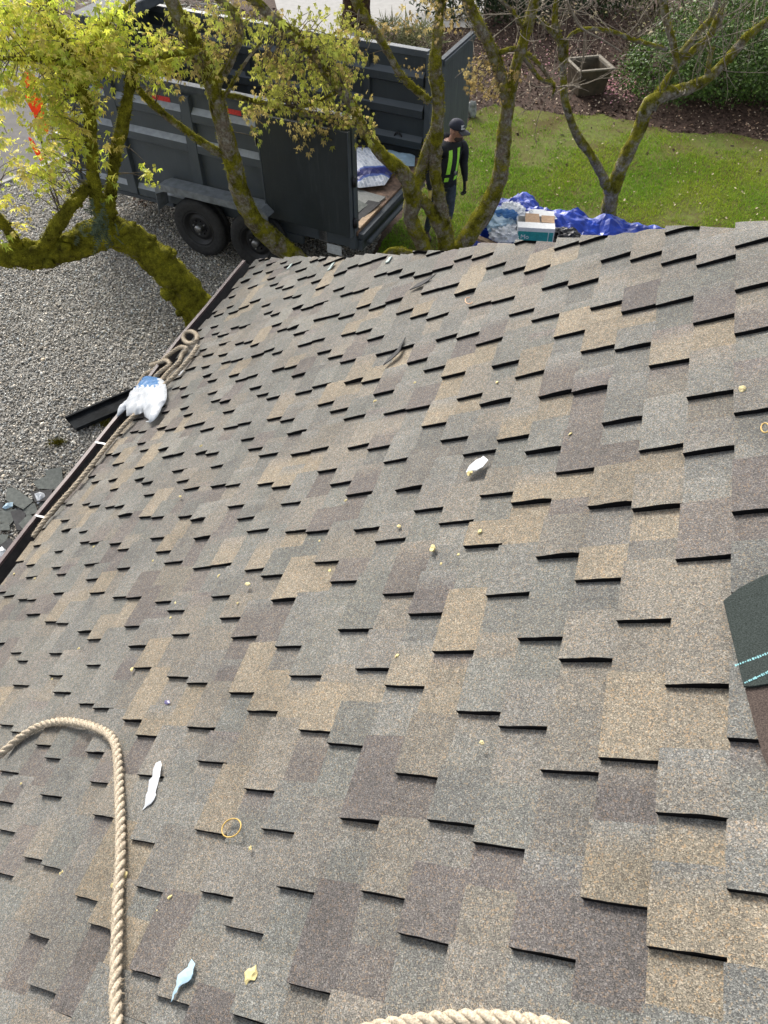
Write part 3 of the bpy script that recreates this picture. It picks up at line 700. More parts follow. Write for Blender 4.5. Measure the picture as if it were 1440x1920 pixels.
# frame, rear rail, fender
tpart('frame_rail', [(AR+.1, AF+.3, BN+.35, BN+.5, .42, .559)], M['trailer'])
tpart('frame_rail', [(AR+.1, AF+.3, BF-.5, BF-.35, .42, .559)], M['trailer'])
tpart('sill', [(1.50, AF, BN-.02, BN+.05, .50, .559)], M['rail'])
tpart('rear_rail', [(AR-.10, AR-.022, BN+.02, BF-.1, .70, .775)], M['rail'])
tpart('rear_bumper', [(AR-.06, AR+.1, BN+.05, BF-.3, .52, .66)], M['trailer'])
tube_obj('ramp_bar', [TP(AR-.14, BN+.1, .64), TP(AR-.14, BF-.45, .64)], .035, M['trailer'], trailer)
def fender(side):
    mb = MB(); s = 1 if side == 'near' else -1
    b0, b1 = (BN-.32, BN-.078) if side == 'near' else (BF+.32, BF+.002)
    if side != 'near': b0, b1 = b1, b0
    pr = [(1.52, .60), (1.50, .92), (1.36, .98), (-.20, .98), (-.30, .90)]
    V = []
    for a, z in pr: V += [TP(a, b0, z), TP(a, b1, z), TP(a, b1, z+.012), TP(a, b0, z+.012)]
    F = []
    for i in range(len(pr)-1):
        for j in range(4): F.append((i*4+j, i*4+(j+1) % 4, i*4+4+(j+1) % 4, i*4+4+j))
    mb.add(V, F)
    if side == 'near':
        V = []; zz = []
        for a, z in pr: V += [TP(a, b0-.006, z-.075), TP(a, b0-.006, z+.02), TP(a, b0+.006, z+.02), TP(a, b0+.006, z-.075)]
        mb.add(V, F)
    return mb.build('fender', [M['fender']], trailer)
fender('near')
tpart('rear_apron', [(-.62, -.30, BN-.02, BN+.04, .44, .559)], M['trailer'])
def wheel(a, b, s):
    """s=-1: outer face towards -b (near side)"""
    C = TP(a, b, .42); w_ = thing_part('wheel', C)
    def lathe(prof, n=40):
        V, F = [], []
        for i in range(n):
            an = 2*math.pi*i/n
            for (x, r_) in prof: V.append(C + TB*(x*s) + TA*(r_*math.cos(an)) + np.array([0, 0, r_*math.sin(an)]))
        m_ = len(prof)
        for i in range(n):
            for j in range(m_-1):
                a_, b_ = i*m_+j, ((i+1) % n)*m_+j
                F.append((a_, a_+1, b_+1, b_) if s > 0 else (a_, b_, b_+1, a_+1))
        return V, F
    V, F = lathe([(-.11, .24), (-.115, .36), (-.10, .405), (-.07, .42), (-.03, .421), (-.025, .412), (.025, .412), (.03, .421), (.07, .42), (.10, .405), (.118, .37), (.12, .33), (.112, .29), (.115, .265), (.10, .25), (.09, .235)])
    ty = mesh_obj('tyre', V, F, [M['tyre']], w_, None, True)
    V, F = lathe([(.10, .252), (.108, .245), (.095, .225), (.05, .205), (.04, .185), (.065, .165), (.07, .13), (.055, .10), (.05, .075), (.05, .001)])
    rm = mesh_obj('rim', V, F, [M['rim']], w_, None, True)
    V, F = lathe([(.05, .06), (.11, .055), (.135, .048), (.14, .02), (.14, .001)], 20)
    mesh_obj('hub_cap', V, F, [M['chrome'] if s < 0 else M['rim']], w_, None, True)
    for i in range(8):
        an = 2*math.pi*i/8+.2; Q = C + TA*(.10*math.cos(an)) + np.array([0, 0, .10*math.sin(an)])
        tube_obj('lug_nut', [Q+TB*s*.05, Q+TB*s*.085], .012, M['chrome'] if i % 3 == 0 else M['rim'], w_, 6)
    return w_
def thing_part(name, C):
    o = bpy.data.objects.new(name, None); COL.objects.link(o); o.parent = trailer
    o.location = Vector(C - base_of(trailer)); o.empty_display_size = .1
    BASE[o.name] = np.array(C, float); return o
wheel(.937, .12, -1); wheel(0, .12, -1); wheel(.937, 2.75, 1); wheel(0, 2.75, 1)
tpart('axle', [(-.04, .04, .2, 2.7, .38, .46)], M['rim']); tpart('axle', [(.897, .977, .2, 2.7, .38, .46)], M['rim'])
# reflector tape
def refl(px, py, wpx, off, m):
    d = ray(px, py); t_ = ((TH@TB)+off - 0)/(d@TB); P = np.array([0, 0, CAM_H]) + d*t_
    a = (P-TH)@TA; z = P[2]; tpart('reflector', [(a-wpx/2, a+wpx/2, off-.004, off, z-.03, z+.03)], m, trailer, 0)
refl(302, 184, .28, BN-.003, M['red']); refl(433, 209, .30, BN-.003, M['red']); refl(192, 163, .2, BN-.003, M['red'])
refl(291, 357, .26, BN-.003, M['red']); refl(264, 352, .18, BN-.003, M['tape_white']); refl(224, 345, .12, BN-.003, M['red'])
# plate and lamp under the folded door
P0 = TP(-1.02, BN+.02, .53)
tpart('plate_bracket', [(-1.0, -.86, BN+.0, BN+.03, .55, .72)], M['steel'])
pl = tpart('number_plate', [(-1.22, -1.0, BN-.035, BN-.025, .42, .56)], M['plate'])
tpart('tongue', [(AF+.3, AF+1.4, 1.38, 1.52, .42, .55)], M['trailer'])

# ---- load in the trailer bed
def crumple(name, outline, zfn, puff, amp, m, label, cat, step=.05, freq=9, group=None, thick=.002, tintfn=None, seed=0):
    """free sheet: outline in plan (x,y); zfn gives the surface it lies on"""
    O = np.array(outline)[:, :2]; mn, mx = O.min(0), O.max(0)
    rs = np.random.default_rng(seed+3)
    gx, gy = np.meshgrid(np.arange(mn[0], mx[0], step), np.arange(mn[1], mx[1], step))
    P = np.c_[gx.ravel(), gy.ravel()] + rs.uniform(-.3, .3, (gx.size, 2))*step
    P = P[in_poly(P, O)]
    pts = [Vector(p_) for p_ in O] + [Vector(p_) for p_ in P]
    n = len(O)
    v2, e2, f2, *_ = delaunay_2d_cdt(pts, [(i, (i+1) % n) for i in range(n)], [], 1, 1e-6)
    V = []
    for v in v2:
        p_ = np.array(v)
        a, b = O, np.roll(O, -1, 0); ab = b-a
        t_ = np.clip(((p_-a)*ab).sum(1)/((ab**2).sum(1)+1e-12), 0, 1)
        dist = np.linalg.norm(a+ab*t_[:, None]-p_, axis=1).min()
        h = puff*(1-math.exp(-dist/(puff*1.2+1e-6))) if puff > 0 else 0
        c_ = 0
        for k_, am in ((freq, 1), (freq*2.3, .5)):
            c_ += am*(1-2*abs(mnoise.noise(Vector((p_[0]*k_+seed, p_[1]*k_-seed, seed*.7)))))
        V.append((p_[0], p_[1], zfn(p_[0], p_[1]) + h + amp*max(-.6, c_-.3)*min(1, dist/step*.7+.35)))
    o = mesh_obj(name, V, [tuple(f) for f in f2], [m], None, (*O.mean(0), 0 if False else float(np.mean([v[2] for v in V]))), False)
    sm = o.modifiers.new('thickness', 'SOLIDIFY'); sm.thickness = thick
    return tag(o, label, cat, group)
def wrapper_mat():
    m, t, b, o = mat('printed shingle wrapper'); p = pos(t)
    mp = N(t, 'ShaderNodeMapping'); mp.inputs['Rotation'].default_value = (0, 0, R(65)); t.links.new(p, mp.inputs[0])
    br = N(t, 'ShaderNodeTexBrick'); br.inputs['Scale'].default_value = 5.0; br.inputs['Mortar Size'].default_value = .045
    br.inputs['Color1'].default_value = (.42, .47, .56, 1); br.inputs['Color2'].default_value = (.72, .75, .80, 1); br.inputs['Mortar'].default_value = (.78, .80, .84, 1)
    t.links.new(mp.outputs[0], br.inputs['Vector'])
    w_ = N(t, 'ShaderNodeTexWave'); w_.inputs['Scale'].default_value = .42; w_.inputs['Distortion'].default_value = .6
    t.links.new(mp.outputs[0], w_.inputs['Vector'])
    r = ramp(t, w_.outputs[0], [(.06, (.03, .035, .16)), (.09, (.10, .14, .42)), (.15, (.12, .2, .5)), (.17, (.75, .77, .8))])
    g = ramp(t, w_.outputs[0], [(.15, (0, 0, 0)), (.17, (1, 1, 1))])
    c = mix(t, g.outputs[0], r.outputs[0], br.outputs[0]); t.links.new(c, b.inputs['Base Color'])
    b.inputs['Roughness'].default_value = .35; return m
M['wrapper'] = wrapper_mat()
def film(name, col, alpha_tr=.35, rough=.3):
    m, t, b, o = mat(name); n = noise_tex(t, pos(t), 22, 4)
    r = ramp(t, n.outputs[0], [(.3, tuple(c_*.88 for c_ in col)), (.7, col)]); t.links.new(r.outputs[0], b.inputs['Base Color'])
    b.inputs['Roughness'].default_value = rough
    tr = N(t, 'ShaderNodeBsdfTranslucent'); t.links.new(r.outputs[0], tr.inputs[0])
    mx = N(t, 'ShaderNodeMixShader'); mx.inputs[0].default_value = min(.6, alpha_tr+.12)
    t.links.new(b.outputs[0], mx.inputs[1]); t.links.new(tr.outputs[0], mx.inputs[2]); t.links.new(mx.outputs[0], o.inputs[0]); return m
M['film_white'] = film('thin white plastic film', (.80, .83, .86))
M['film_blue'] = film('pale blue plastic film', (.58, .76, .87))
M['film_cyan'] = film('bright blue print on film', (.16, .36, .66))
M['tarp'] = simple('blue tarpaulin', (.006, .042, .36), .42, var=.25, scale=7, spec=.5)
M['blackbag'] = simple('black bin bag', (.012, .012, .013), .3, var=.2)
M['oldshingle'] = simple('worn grey green shingle', (.105, .115, .105), .9, var=.2, scale=25, bmp=.2)
M['oldshingle2'] = simple('black torn shingle back', (.03, .03, .032), .85, var=.3, scale=25)
M['pale_shingle'] = simple('pale new shingle', (.22, .225, .21), .85, var=.15, scale=60)

def tload(name, pts, z, puff, amp, m, label, cat, **k):
    return crumple(name, [TP(a, b, 0)[:2] for a, b in pts], lambda x, y: z, puff, amp, m, label, cat, **k)
tload('wrapper_sheet', [(-1.28, 1.48), (-1.0, 1.25), (-.35, 1.35), (-.1, 1.75), (-.3, 2.25), (-.75, 2.4), (-1.2, 2.1)], .86, .16, .035, M['wrapper'], 'blue and white printed plastic wrapper piled in the trailer bed', 'wrapper', step=.06, freq=5)
tload('wrapper_sheet', [(-1.42, 2.2), (-1.1, 2.05), (-.85, 2.2), (-.85, 2.48), (-1.3, 2.5)], .85, .08, .02, M['film_blue'], 'pale blue plastic scrap by the far trailer wall', 'wrapper', step=.05, freq=7)
def slab(name, corners, z, th, m, label, cat, group=None, tilt=0.0, extra=None):
    c = [np.array(p_, float) for p_ in corners]; mb = MB(); ctr = sum(c)/len(c)
    n = len(c)
    lo = [np.array([p_[0], p_[1], z + tilt*(p_[1]-ctr[1])]) for p_ in c]; hi = [p_+np.array([0, 0, th]) for p_ in lo]
    mb.add(lo+hi, [tuple(range(n-1, -1, -1)), tuple(range(n, 2*n))] + [(i, (i+1) % n, n+(i+1) % n, n+i) for i in range(n)])
    o = mb.build(name, [m], None, (ctr[0], ctr[1], z), False); return tag(o, label, cat, group)
slab('shingle_scrap', [TP(*p_, 0) for p_ in ((-1.40, 1.25), (-1.34, .75), (-.9, .8), (-.75, 1.3))], .805, .02, M['pale_shingle'], 'wide pale grey shingle offcut lying on the trailer bed', 'shingle scrap', 'scraps in the trailer')
slab('shingle_scrap', [TP(*p_, 0) for p_ in ((-1.44, 1.02), (-1.36, .55), (-1.2, .5), (-1.26, 1.0))], .828, .012, M['oldshingle2'], 'narrow black shingle strip on top of the pale offcut', 'shingle scrap', 'scraps in the trailer', .1)
slab('shingle_scrap', [TP(*p_, 0) for p_ in ((-1.30, .9), (-1.22, .4), (-1.05, .4), (-1.12, .95))], .832, .012, M['oldshingle'], 'grey shingle strip beside the open near door', 'shingle scrap', 'scraps in the trailer', .06)
slab('lumber_offcut', [TP(*p_, 0) for p_ in ((-1.45, 1.0), (-1.45, .35), (-1.36, .35), (-1.36, 1.0))], .803, .022, M['wood'], 'thin wood batten along the rear edge of the trailer bed', 'lumber', 'scraps in the trailer')

# ================================================================== TREES
def bark_mat(name, moss, lichen, bark=(.20, .17, .13), mosscol=((.07, .066, .008), (.20, .185, .018))):
    m, t, b, o = mat(name); p = pos(t); g = t.nodes.new('ShaderNodeNewGeometry')
    n1 = noise_tex(t, p, 26, 6); c = ramp(t, n1.outputs[0], [(.28, tuple(x*.4 for x in bark)), (.7, tuple(x*1.3 for x in bark))]).outputs[0]
    n2 = noise_tex(t, p, 21, 6, .75); lf = ramp(t, n2.outputs[0], [(.64-lichen*.18, (0, 0, 0)), (.74-lichen*.18, (.9, .9, .9))])
    c = mix(t, lf.outputs[0], c, (.40, .385, .32))
    n3 = noise_tex(t, p, 4.5, 7, .72)
    sx = N(t, 'ShaderNodeSeparateXYZ'); t.links.new(g.outputs['Normal'], sx.inputs[0])
    ma = N(t, 'ShaderNodeMath', operation='MULTIPLY_ADD'); t.links.new(sx.outputs[2], ma.inputs[0]); ma.inputs[1].default_value = .10; t.links.new(n3.outputs[0], ma.inputs[2])
    mf = ramp(t, ma.outputs[0], [(.60-moss*.36, (0, 0, 0)), (.72-moss*.36, (1, 1, 1))])
    n4 = noise_tex(t, p, 75, 4, .75); mc = ramp(t, n4.outputs[0], [(.3, mosscol[0]), (.72, mosscol[1])])
    n5 = noise_tex(t, p, 7, 5, .7); m5 = ramp(t, n5.outputs[0], [(.34, (.22, .20, .26)), (.52, (.9, .9, .9)), (.70, (1.7, 1.65, 1.2))])
    mc2 = mix(t, 1.0, mc.outputs[0], m5.outputs[0], 'MULTIPLY')
    c = mix(t, mf.outputs[0], c, mc2); t.links.new(c, b.inputs['Base Color'])
    b.inputs['Roughness'].default_value = .95; b.inputs['Specular IOR Level'].default_value = .1
    ad = N(t, 'ShaderNodeMath', operation='ADD'); t.links.new(n4.outputs[0], ad.inputs[0]); t.links.new(n5.outputs[0], ad.inputs[1])
    bump(t, b, ad.outputs[0], 1.0, .03); return m
M['bark_moss'] = bark_mat('thickly mossed bark', .95, .1, (.2, .17, .13), ((.10, .098, .010), (.36, .34, .03)))
M['bark_lichen'] = bark_mat('lichen and moss bark', .50, .9, (.26, .21, .155), ((.11, .105, .012), (.36, .34, .03)))
M['bark_grey'] = bark_mat('grey bark with some moss', .47, .95, (.25, .21, .16), ((.11, .105, .014), (.34, .32, .03)))
M['bark_dark'] = bark_mat('dark reddish bark', .05, .0, (.075, .045, .032))
M['twig'] = simple('pale bare twig', (.24, .20, .145), .8, var=.3, scale=30)
M['twig_dark'] = simple('brown twig', (.10, .075, .045), .85, var=.3, scale=30)

def catmull(P, n):
    P = np.asarray(P, float); P = np.vstack([2*P[0]-P[1], P, 2*P[-1]-P[-2]]); out = []
    for i in range(1, len(P)-2):
        for t_ in np.linspace(0, 1, n, endpoint=False):
            a, b, c, d = P[i-1], P[i], P[i+1], P[i+2]
            out.append(.5*((2*b)+(-a+c)*t_+(2*a-5*b+4*c-d)*t_**2+(-a+3*b-3*c+d)*t_**3))
    out.append(P[-2]); return np.array(out)
def limb_path(pts):
    """pts: (px, py, forward distance, radius in target pixels); the radius becomes metres at that place"""
    L = []
    for px, py, Y, r_ in pts:
        P = at_Y(px, py, Y); L.append([*P, .78*r_/px_per_m(P)])
    return catmull(L, 6)
def limb_mesh(path4, sides=12, rough=.10, seed=0):
    V, F = tube(path4[:, :3], path4[:, 3], sides)
    V = np.array(V); n = len(path4)
    for i in range(n):
        c = path4[i, :3]
        for s in range(sides):
            v = V[i*sides+s]; k = 1 + rough*(nz(v, 5, seed)*.9 + nz(v, 11, seed)*1.2 + nz(v, 26, seed)*.7)
            V[i*sides+s] = c + (v-c)*k
    return V, F
class Tree:
    def __init__(s, name, base, label, cat='tree', group=None):
        s.root = thing(name, tuple(base), label, cat, group); s.paths = []; s.segs = []
    def limbs(s, specs, m, part='trunk', sides=12, rough=.12):
        V, F = [], []
        for sp_ in specs:
            p4 = limb_path(sp_); s.paths.append(p4)
            v, f = limb_mesh(p4, sides, rough, len(s.paths)); n = len(V); V += list(v); F += [tuple(i+n for i in x) for x in f]
        o = mesh_obj(part, V, F, [m], s.root, None, True); return o
    def moss(s, n, lo=.02, hi=.05, thr=0.0, cols=((.13, .125, .014), (.42, .40, .04))):
        P, D = [], []
        tot = np.concatenate(s.paths); w_ = tot[:, 3]/tot[:, 3].sum()
        idx = rng.choice(len(tot), n*3, p=w_)
        k = 0
        for i in idx:
            c = tot[i, :3]; nx = tot[min(i+1, len(tot)-1), :3]
            c = c + (nx-c)*rng.random() if np.linalg.norm(nx-c) < .4 else c
            d = rng.normal(size=3); d[2] += .35; d /= np.linalg.norm(d)
            q = c + d*tot[i, 3]*1.0
            if nz(q, 5, 4) + .25*d[2] < thr: continue
            q = q + d*.012*max(0, nz(q, 11, 2)); P.append(q); D.append(d + rng.normal(0, .45, 3)); k += 1
            if k >= n: break
        P = np.array(P); D = np.array(D); n = len(P)
        V, F = scatter([(-.16, 0, 0), (.16, 0, 0), (0, 1, .1)], [(0, 1, 2)], P, frames(D, rng.normal(size=(n, 3))), rng.uniform(lo, hi, n))
        f_ = np.clip(rng.random((n, 1))*.6 + .35 + .9*np.array([nz(q, 6, 8) for q in P])[:, None], 0, 1); c = (np.array(cols[0])*(1-f_) + np.array(cols[1])*f_)*(.8+.35*np.array([nz(q, 2.5, 1) for q in P])[:, None])
        tag(mesh_obj('moss', V, F, [M['moss']], s.root, None, False, np.repeat(c, 3, 0)), kind='stuff')
    def cushions(s, n):
        V, F = [], []; tot = np.concatenate(s.paths)
        for i in rng.choice(len(tot), n, p=tot[:, 3]/tot[:, 3].sum()):
            d = rng.normal(size=3); d[2] += .5; d /= np.linalg.norm(d); c_ = tot[i, :3] + d*tot[i, 3]*.93 + rng.normal(0, .02, 3)
            r_ = tot[i, 3]*rng.uniform(.18, .5); sd_ = rng.uniform(0, 50); k = len(V)
            for x in ico2_v:
                f_ = 1 + .55*nz(x, 1.6, sd_); V.append(c_ + x*r_*f_*np.array([1, 1, .75]))
            F += [tuple(int(j)+k for j in t_) for t_ in ico2_f]
        tag(mesh_obj('moss_cushions', V, F, [M['bark_moss']], s.root, None, True), kind='stuff')
    def ferns(s, px, Y, n):
        c_ = at_Y(*px, Y-.22); P, D, Z = [], [], []
        for _ in range(n):
            a = c_ + rng.normal(0, .09, 3); d = rng.normal(0, .6, 3) + np.array([0, -.5, -.3]); d /= np.linalg.norm(d); L = rng.uniform(.10, .22)
            sdv = np.cross(d, rng.normal(size=3)); sdv /= np.linalg.norm(sdv)
            for t_ in np.linspace(.1, 1, 10):
                for sg in (-1, 1): P.append(a+d*L*t_+np.array([0, 0, -.12*t_*t_*L])); D.append(sdv*sg+d*.5); Z.append(np.cross(d, sdv))
        P, D, Z = map(np.array, (P, D, Z)); k = len(P)
        V, F = scatter([(-.2, 0, 0), (.2, 0, 0), (0, 1, 0)], [(0, 1, 2)], P, frames(D, Z), rng.uniform(.02, .045, k))
        c = np.array([.10, .13, .085])*rng.uniform(.6, 1.4, (k, 1)); tag(mesh_obj('fern_fronds', V, F, [M['moss']], s.root, None, False, np.repeat(c, 3, 0)), kind='stuff')
    def foliage(s, blobs, leaf=.062, per=9, tones=None, droop=.8, spread=.10, twig=True, m='leaf_hi', part='crown', tm='twig_dark', avoid=None):
        C = []
        for px, py, rx, ry, Y, dY, n in blobs:
            an = rng.uniform(0, 6.28, n); r_ = np.sqrt(rng.random(n))
            for a, q, y in zip(an, r_, rng.uniform(-dY, dY, n)):
                C.append(at_Y(px+rx*q*math.cos(a), py+ry*q*math.sin(a), Y+y))
        C = np.array(C)
        if avoid:
            x_ = to_px(C); x0, y0, x1, y1 = avoid
            C = C[~((x_[:, 0] > x0) & (x_[:, 0] < x1) & (x_[:, 1] > y0) & (x_[:, 1] < y1) & (rng.random(len(C)) < .6))]
        nC = len(C)
        tw = rng.normal(size=(nC, 3))*[.8, .8, .25]; tw /= np.linalg.norm(tw, axis=1, keepdims=True)
        P = np.repeat(C, per, 0) + np.repeat(tw, per, 0)*rng.uniform(-spread, spread, (nC*per, 1))*1.3 + rng.normal(0, spread*.4, (nC*per, 3))
        n = len(P)
        an = rng.uniform(0, 6.28, n); dr = np.clip(rng.normal(droop, .35, n), -.3, 2.2)
        Yv = np.c_[np.cos(an), np.sin(an), -dr]; Zv = np.c_[np.cos(an)*.5, np.sin(an)*.5, np.ones(n)*.9] + rng.normal(0, .25, (n, 3))
        bv = [(0, 0, 0)]; bf = []
        for ang, L in ((-80, .5), (-40, .82), (0, 1.0), (40, .82), (80, .5)):
            a = R(ang); i = len(bv)
            for l_, o_ in ((.45, -.15), (.45, .15), (1.0, 0)):
                x = L*(l_*math.sin(a)) + o_*math.cos(a)*.9; y = L*(l_*math.cos(a)) - o_*math.sin(a)*.9
                bv.append((x, y, -.38*(l_*L)**2))
            bf += [(0, i, i+2), (0, i+2, i+1)]
        V, F = scatter(bv, bf, P, frames(Yv, Zv), leaf*np.exp(rng.normal(0, .28, n)))
        tones = np.array(tones); ti = rng.integers(0, len(tones), nC)
        c = np.repeat(tones[ti], per, 0)*rng.uniform(.72, 1.3, (n, 1))
        tag(mesh_obj(part, V, F, [M[m]], s.root, None, False, np.repeat(c, len(bv), 0)), kind='stuff')
        if twig:
            tot = np.concatenate(s.paths)[:, :3]; TV, TF = [], []
            sel = rng.permutation(nC)[:min(nC, 260)]
            for i in sel:
                d = np.linalg.norm(tot-C[i], axis=1); j = int(np.argmin(d + rng.uniform(0, .5, len(d))))
                a, b = tot[j], C[i]; L = np.linalg.norm(b-a)
                mid = (a+b)/2 + np.array([0, 0, .12*L]) + rng.normal(0, .07*L, 3)
                v, f = tube(catmull([a, mid, b], 3), list(np.linspace(.004+.004*min(L, 1.4), .0028, 7)), 4); n_ = len(TV)
                TV += v; TF += [tuple(x+n_ for x in q) for q in f]
            tag(mesh_obj('twigs', TV, TF, [M[tm]], s.root, None, True), kind='stuff')
    def twigs(s, starts, n, L=(.4, 1.1), up=(.2, -.1, .8), r0=.008, part='twigs', m='twig', kids=3, spread=.75):
        TV, TF = [], []
        def grow(a, d, L_, r_, lev):
            pts = [a]; cur = a.copy(); dd = d/np.linalg.norm(d)
            for k in range(4):
                dd = dd + rng.normal(0, .16, 3) + np.array([0, 0, .05]); dd /= np.linalg.norm(dd); cur = cur + dd*L_/4; pts.append(cur.copy())
            v, f = tube(catmull(pts, 2), list(np.linspace(r_, r_*.45, 9)), 4); n_ = len(TV); TV.extend(v); TF.extend([tuple(x+n_ for x in q) for q in f])
            if lev > 0:
                for _ in range(kids): grow(pts[rng.integers(1, 5)], dd + rng.normal(0, .6, 3), L_*rng.uniform(.4, .7), r_*.6, lev-1)
        S_t = np.array(starts)
        for i in range(n):
            a = S_t[rng.integers(0, len(S_t))][:3]; d = np.array(up) + rng.normal(0, spread, 3); grow(a.copy(), d, rng.uniform(*L), r0*rng.uniform(.7, 1.2), 1)
        tag(mesh_obj(part, TV, TF, [M[m]], s.root, None, True), kind='stuff')

# ---- the thick mossy maple by the gutter
b_ = at_z(400, 655, 0)
t1 = Tree('maple_tree', b_, 'leaning moss-covered maple with bright yellow-green leaves beside the gutter')
Yb = b_[1]
t1.limbs([
    [(402, 660, Yb, 48), (372, 590, 8.1, 40), (338, 535, 8.08, 39), (300, 492, 8.05, 36), (252, 455, 8.0, 35), (205, 435, 7.95, 38), (150, 455, 7.9, 33), (100, 473, 7.85, 31), (50, 480, 7.8, 29), (0, 478, 7.75, 26), (-70, 455, 7.7, 22), (-150, 415, 7.65, 17), (-230, 360, 7.6, 11), (-290, 290, 7.6, 5)],
    [(215, 440, 7.95, 26), (190, 390, 7.97, 21), (176, 340, 8.0, 16), (172, 270, 8.05, 14), (165, 200, 8.1, 13), (148, 150, 8.1, 12), (130, 100, 8.15, 11), (108, 45, 8.2, 9), (85, -20, 8.2, 8)],
    [(200, 425, 7.95, 20), (208, 350, 8.1, 13), (218, 285, 8.15, 14), (233, 220, 8.2, 14), (243, 165, 8.2, 12), (255, 125, 8.25, 10), (310, 105, 8.3, 8), (370, 95, 8.4, 6)],
    [(75, 480, 7.8, 18), (105, 425, 7.8, 17), (135, 385, 7.85, 15), (165, 350, 7.95, 13)],
    [(40, 470, 7.8, 15), (10, 425, 7.75, 12), (-30, 380, 7.7, 9)],
    [(130, 110, 8.15, 9), (90, 110, 8.1, 6), (20, 110, 8.0, 5), (-40, 105, 7.9, 4)],
    [(165, 200, 8.1, 10), (120, 130, 8.3, 9), (95, 60, 8.4, 7), (70, 10, 8.5, 5)],
    [(148, 150, 8.1, 7), (190, 60, 8.4, 6), (235, 15, 8.6, 5), (290, -40, 8.8, 4)],
], M['bark_moss'], sides=14, rough=.2)
t1.moss(26000, .012, .036, -.3, ((.06, .058, .008), (.42, .40, .04)))
t1.cushions(260)
t1.ferns((185, 415), 7.9, 46)
HI = [(.68, .66, .10), (.60, .62, .08), (.50, .56, .07), (.72, .66, .16), (.42, .50, .06), (.58, .49, .12)]
t1.foliage([(45, 40, 80, 62, 8.3, .5, 105), (150, 85, 80, 45, 8.4, .5, 95), (60, 130, 85, 60, 8.2, .5, 82), (185, 95, 45, 45, 8.3, .4, 45), (120, 180, 80, 45, 8.2, .5, 60), (40, 230, 60, 55, 8.0, .5, 22), (120, 250, 50, 55, 8.1, .4, 44),
    (70, 300, 60, 35, 8.0, .4, 24), (95, 350, 60, 35, 7.9, .3, 12), (255, 115, 60, 30, 8.4, .4, 34), (210, 40, 50, 35, 8.6, .4, 26), (300, 95, 40, 30, 8.5, .3, 16), (20, 400, 25, 60, 7.7, .2, 7), (200, 300, 20, 70, 8.1, .2, 6), (275, 330, 25, 15, 8.3, .2, 3)],
    leaf=.052, per=11, tones=HI, droop=.7, spread=.11, avoid=(36, 125, 95, 310))

# ---- second stem crossing the trailer wheels
b_ = at_z(612, 530, 0)
t2 = Tree('maple_tree', b_, 'bare-stemmed tree leaning left across the trailer wheels and fender')
t2.limbs([
    [(612, 532, b_[1], 27), (560, 490, 9.25, 24), (505, 443, 9.15, 23), (468, 400, 9.05, 22), (447, 350, 9.0, 22), (432, 290, 8.95, 21), (415, 225, 8.9, 20), (400, 165, 8.85, 19), (380, 115, 8.8, 20), (352, 60, 8.75, 18), (325, 10, 8.7, 16), (300, -45, 8.6, 15)],
    [(425, 293, 8.95, 9), (395, 277, 8.85, 9), (351, 247, 8.8, 8), (297, 205, 8.75, 9), (262, 170, 8.7, 8), (240, 130, 8.7, 7), (215, 90, 8.7, 5)],
    [(400, 170, 8.85, 12), (430, 120, 8.8, 9), (450, 70, 8.8, 8), (440, 25, 8.75, 9), (400, -10, 8.7, 8)],
    [(415, 190, 8.9, 5), (440, 150, 8.8, 4), (465, 110, 8.8, 4), (490, 80, 8.8, 3)],
    [(412, 175, 8.9, 7), (480, 190, 9.0, 6), (540, 205, 9.1, 6), (610, 225, 9.2, 4)],
], M['bark_lichen'], sides=12, rough=.16)
t2.moss(9000, .010, .030, .06)
OL = [(.40, .40, .08), (.31, .35, .06), (.44, .36, .12), (.33, .26, .09), (.46, .47, .09)]
t2.foliage([(340, 80, 55, 55, 8.9, .4, 26), (400, 50, 50, 45, 8.9, .4, 22), (385, 130, 40, 30, 8.8, .4, 14), (455, 40, 40, 40, 8.9, .4, 18), (300, 150, 45, 18, 8.8, .3, 8), (480, 250, 12, 18, 8.9, .2, 3), (400, 100, 30, 20, 8.8, .3, 12)],
    leaf=.047, per=9, tones=OL, droop=1.2, spread=.10)

# ---- multi-stemmed tree in front of the open trailer doors
b_ = at_z(812, 520, 0)
t3 = Tree('maple_tree', b_, 'crooked multi-stemmed mossy tree in front of the open trailer doors')
t3.limbs([
    [(806, 524, b_[1], 24), (800, 480, 9.35, 19), (783, 440, 9.3, 18), (770, 405, 9.3, 19), (776, 365, 9.3, 22), (755, 325, 9.25, 17), (716, 290, 9.2, 14), (686, 250, 9.2, 13), (655, 190, 9.15, 12), (615, 140, 9.1, 11), (565, 78, 9.05, 12), (515, 35, 9.0, 12), (465, -10, 9.0, 12), (420, -50, 9, 11)],
    [(826, 524, b_[1], 24), (836, 470, 9.4, 21), (834, 430, 9.4, 19), (828, 395, 9.4, 16), (820, 350, 9.35, 14), (815, 310, 9.35, 14), (818, 255, 9.3, 17), (822, 200, 9.3, 14), (818, 150, 9.3, 17), (816, 105, 9.3, 14), (822, 50, 9.3, 12), (828, -15, 9.3, 11), (830, -60, 9.3, 10)],
    [(778, 358, 9.3, 15), (790, 320, 9.35, 14), (803, 275, 9.35, 13), (816, 240, 9.35, 11)],
    [(835, 450, 9.4, 15), (815, 410, 9.35, 14), (790, 372, 9.3, 13)],
    [(806, 190, 9.3, 9), (775, 165, 9.3, 9), (750, 138, 9.25, 9), (728, 100, 9.25, 8), (705, 62, 9.25, 10), (680, 25, 9.2, 12), (660, -15, 9.2, 12)],
    [(786, 500, 9.2, 15), (765, 478, 9.1, 12), (735, 470, 9.05, 9), (720, 480, 9.0, 7)],
    [(640, 165, 9.15, 5), (600, 190, 9.1, 4), (550, 205, 9.1, 3)],
], M['bark_lichen'], sides=12, rough=.2)
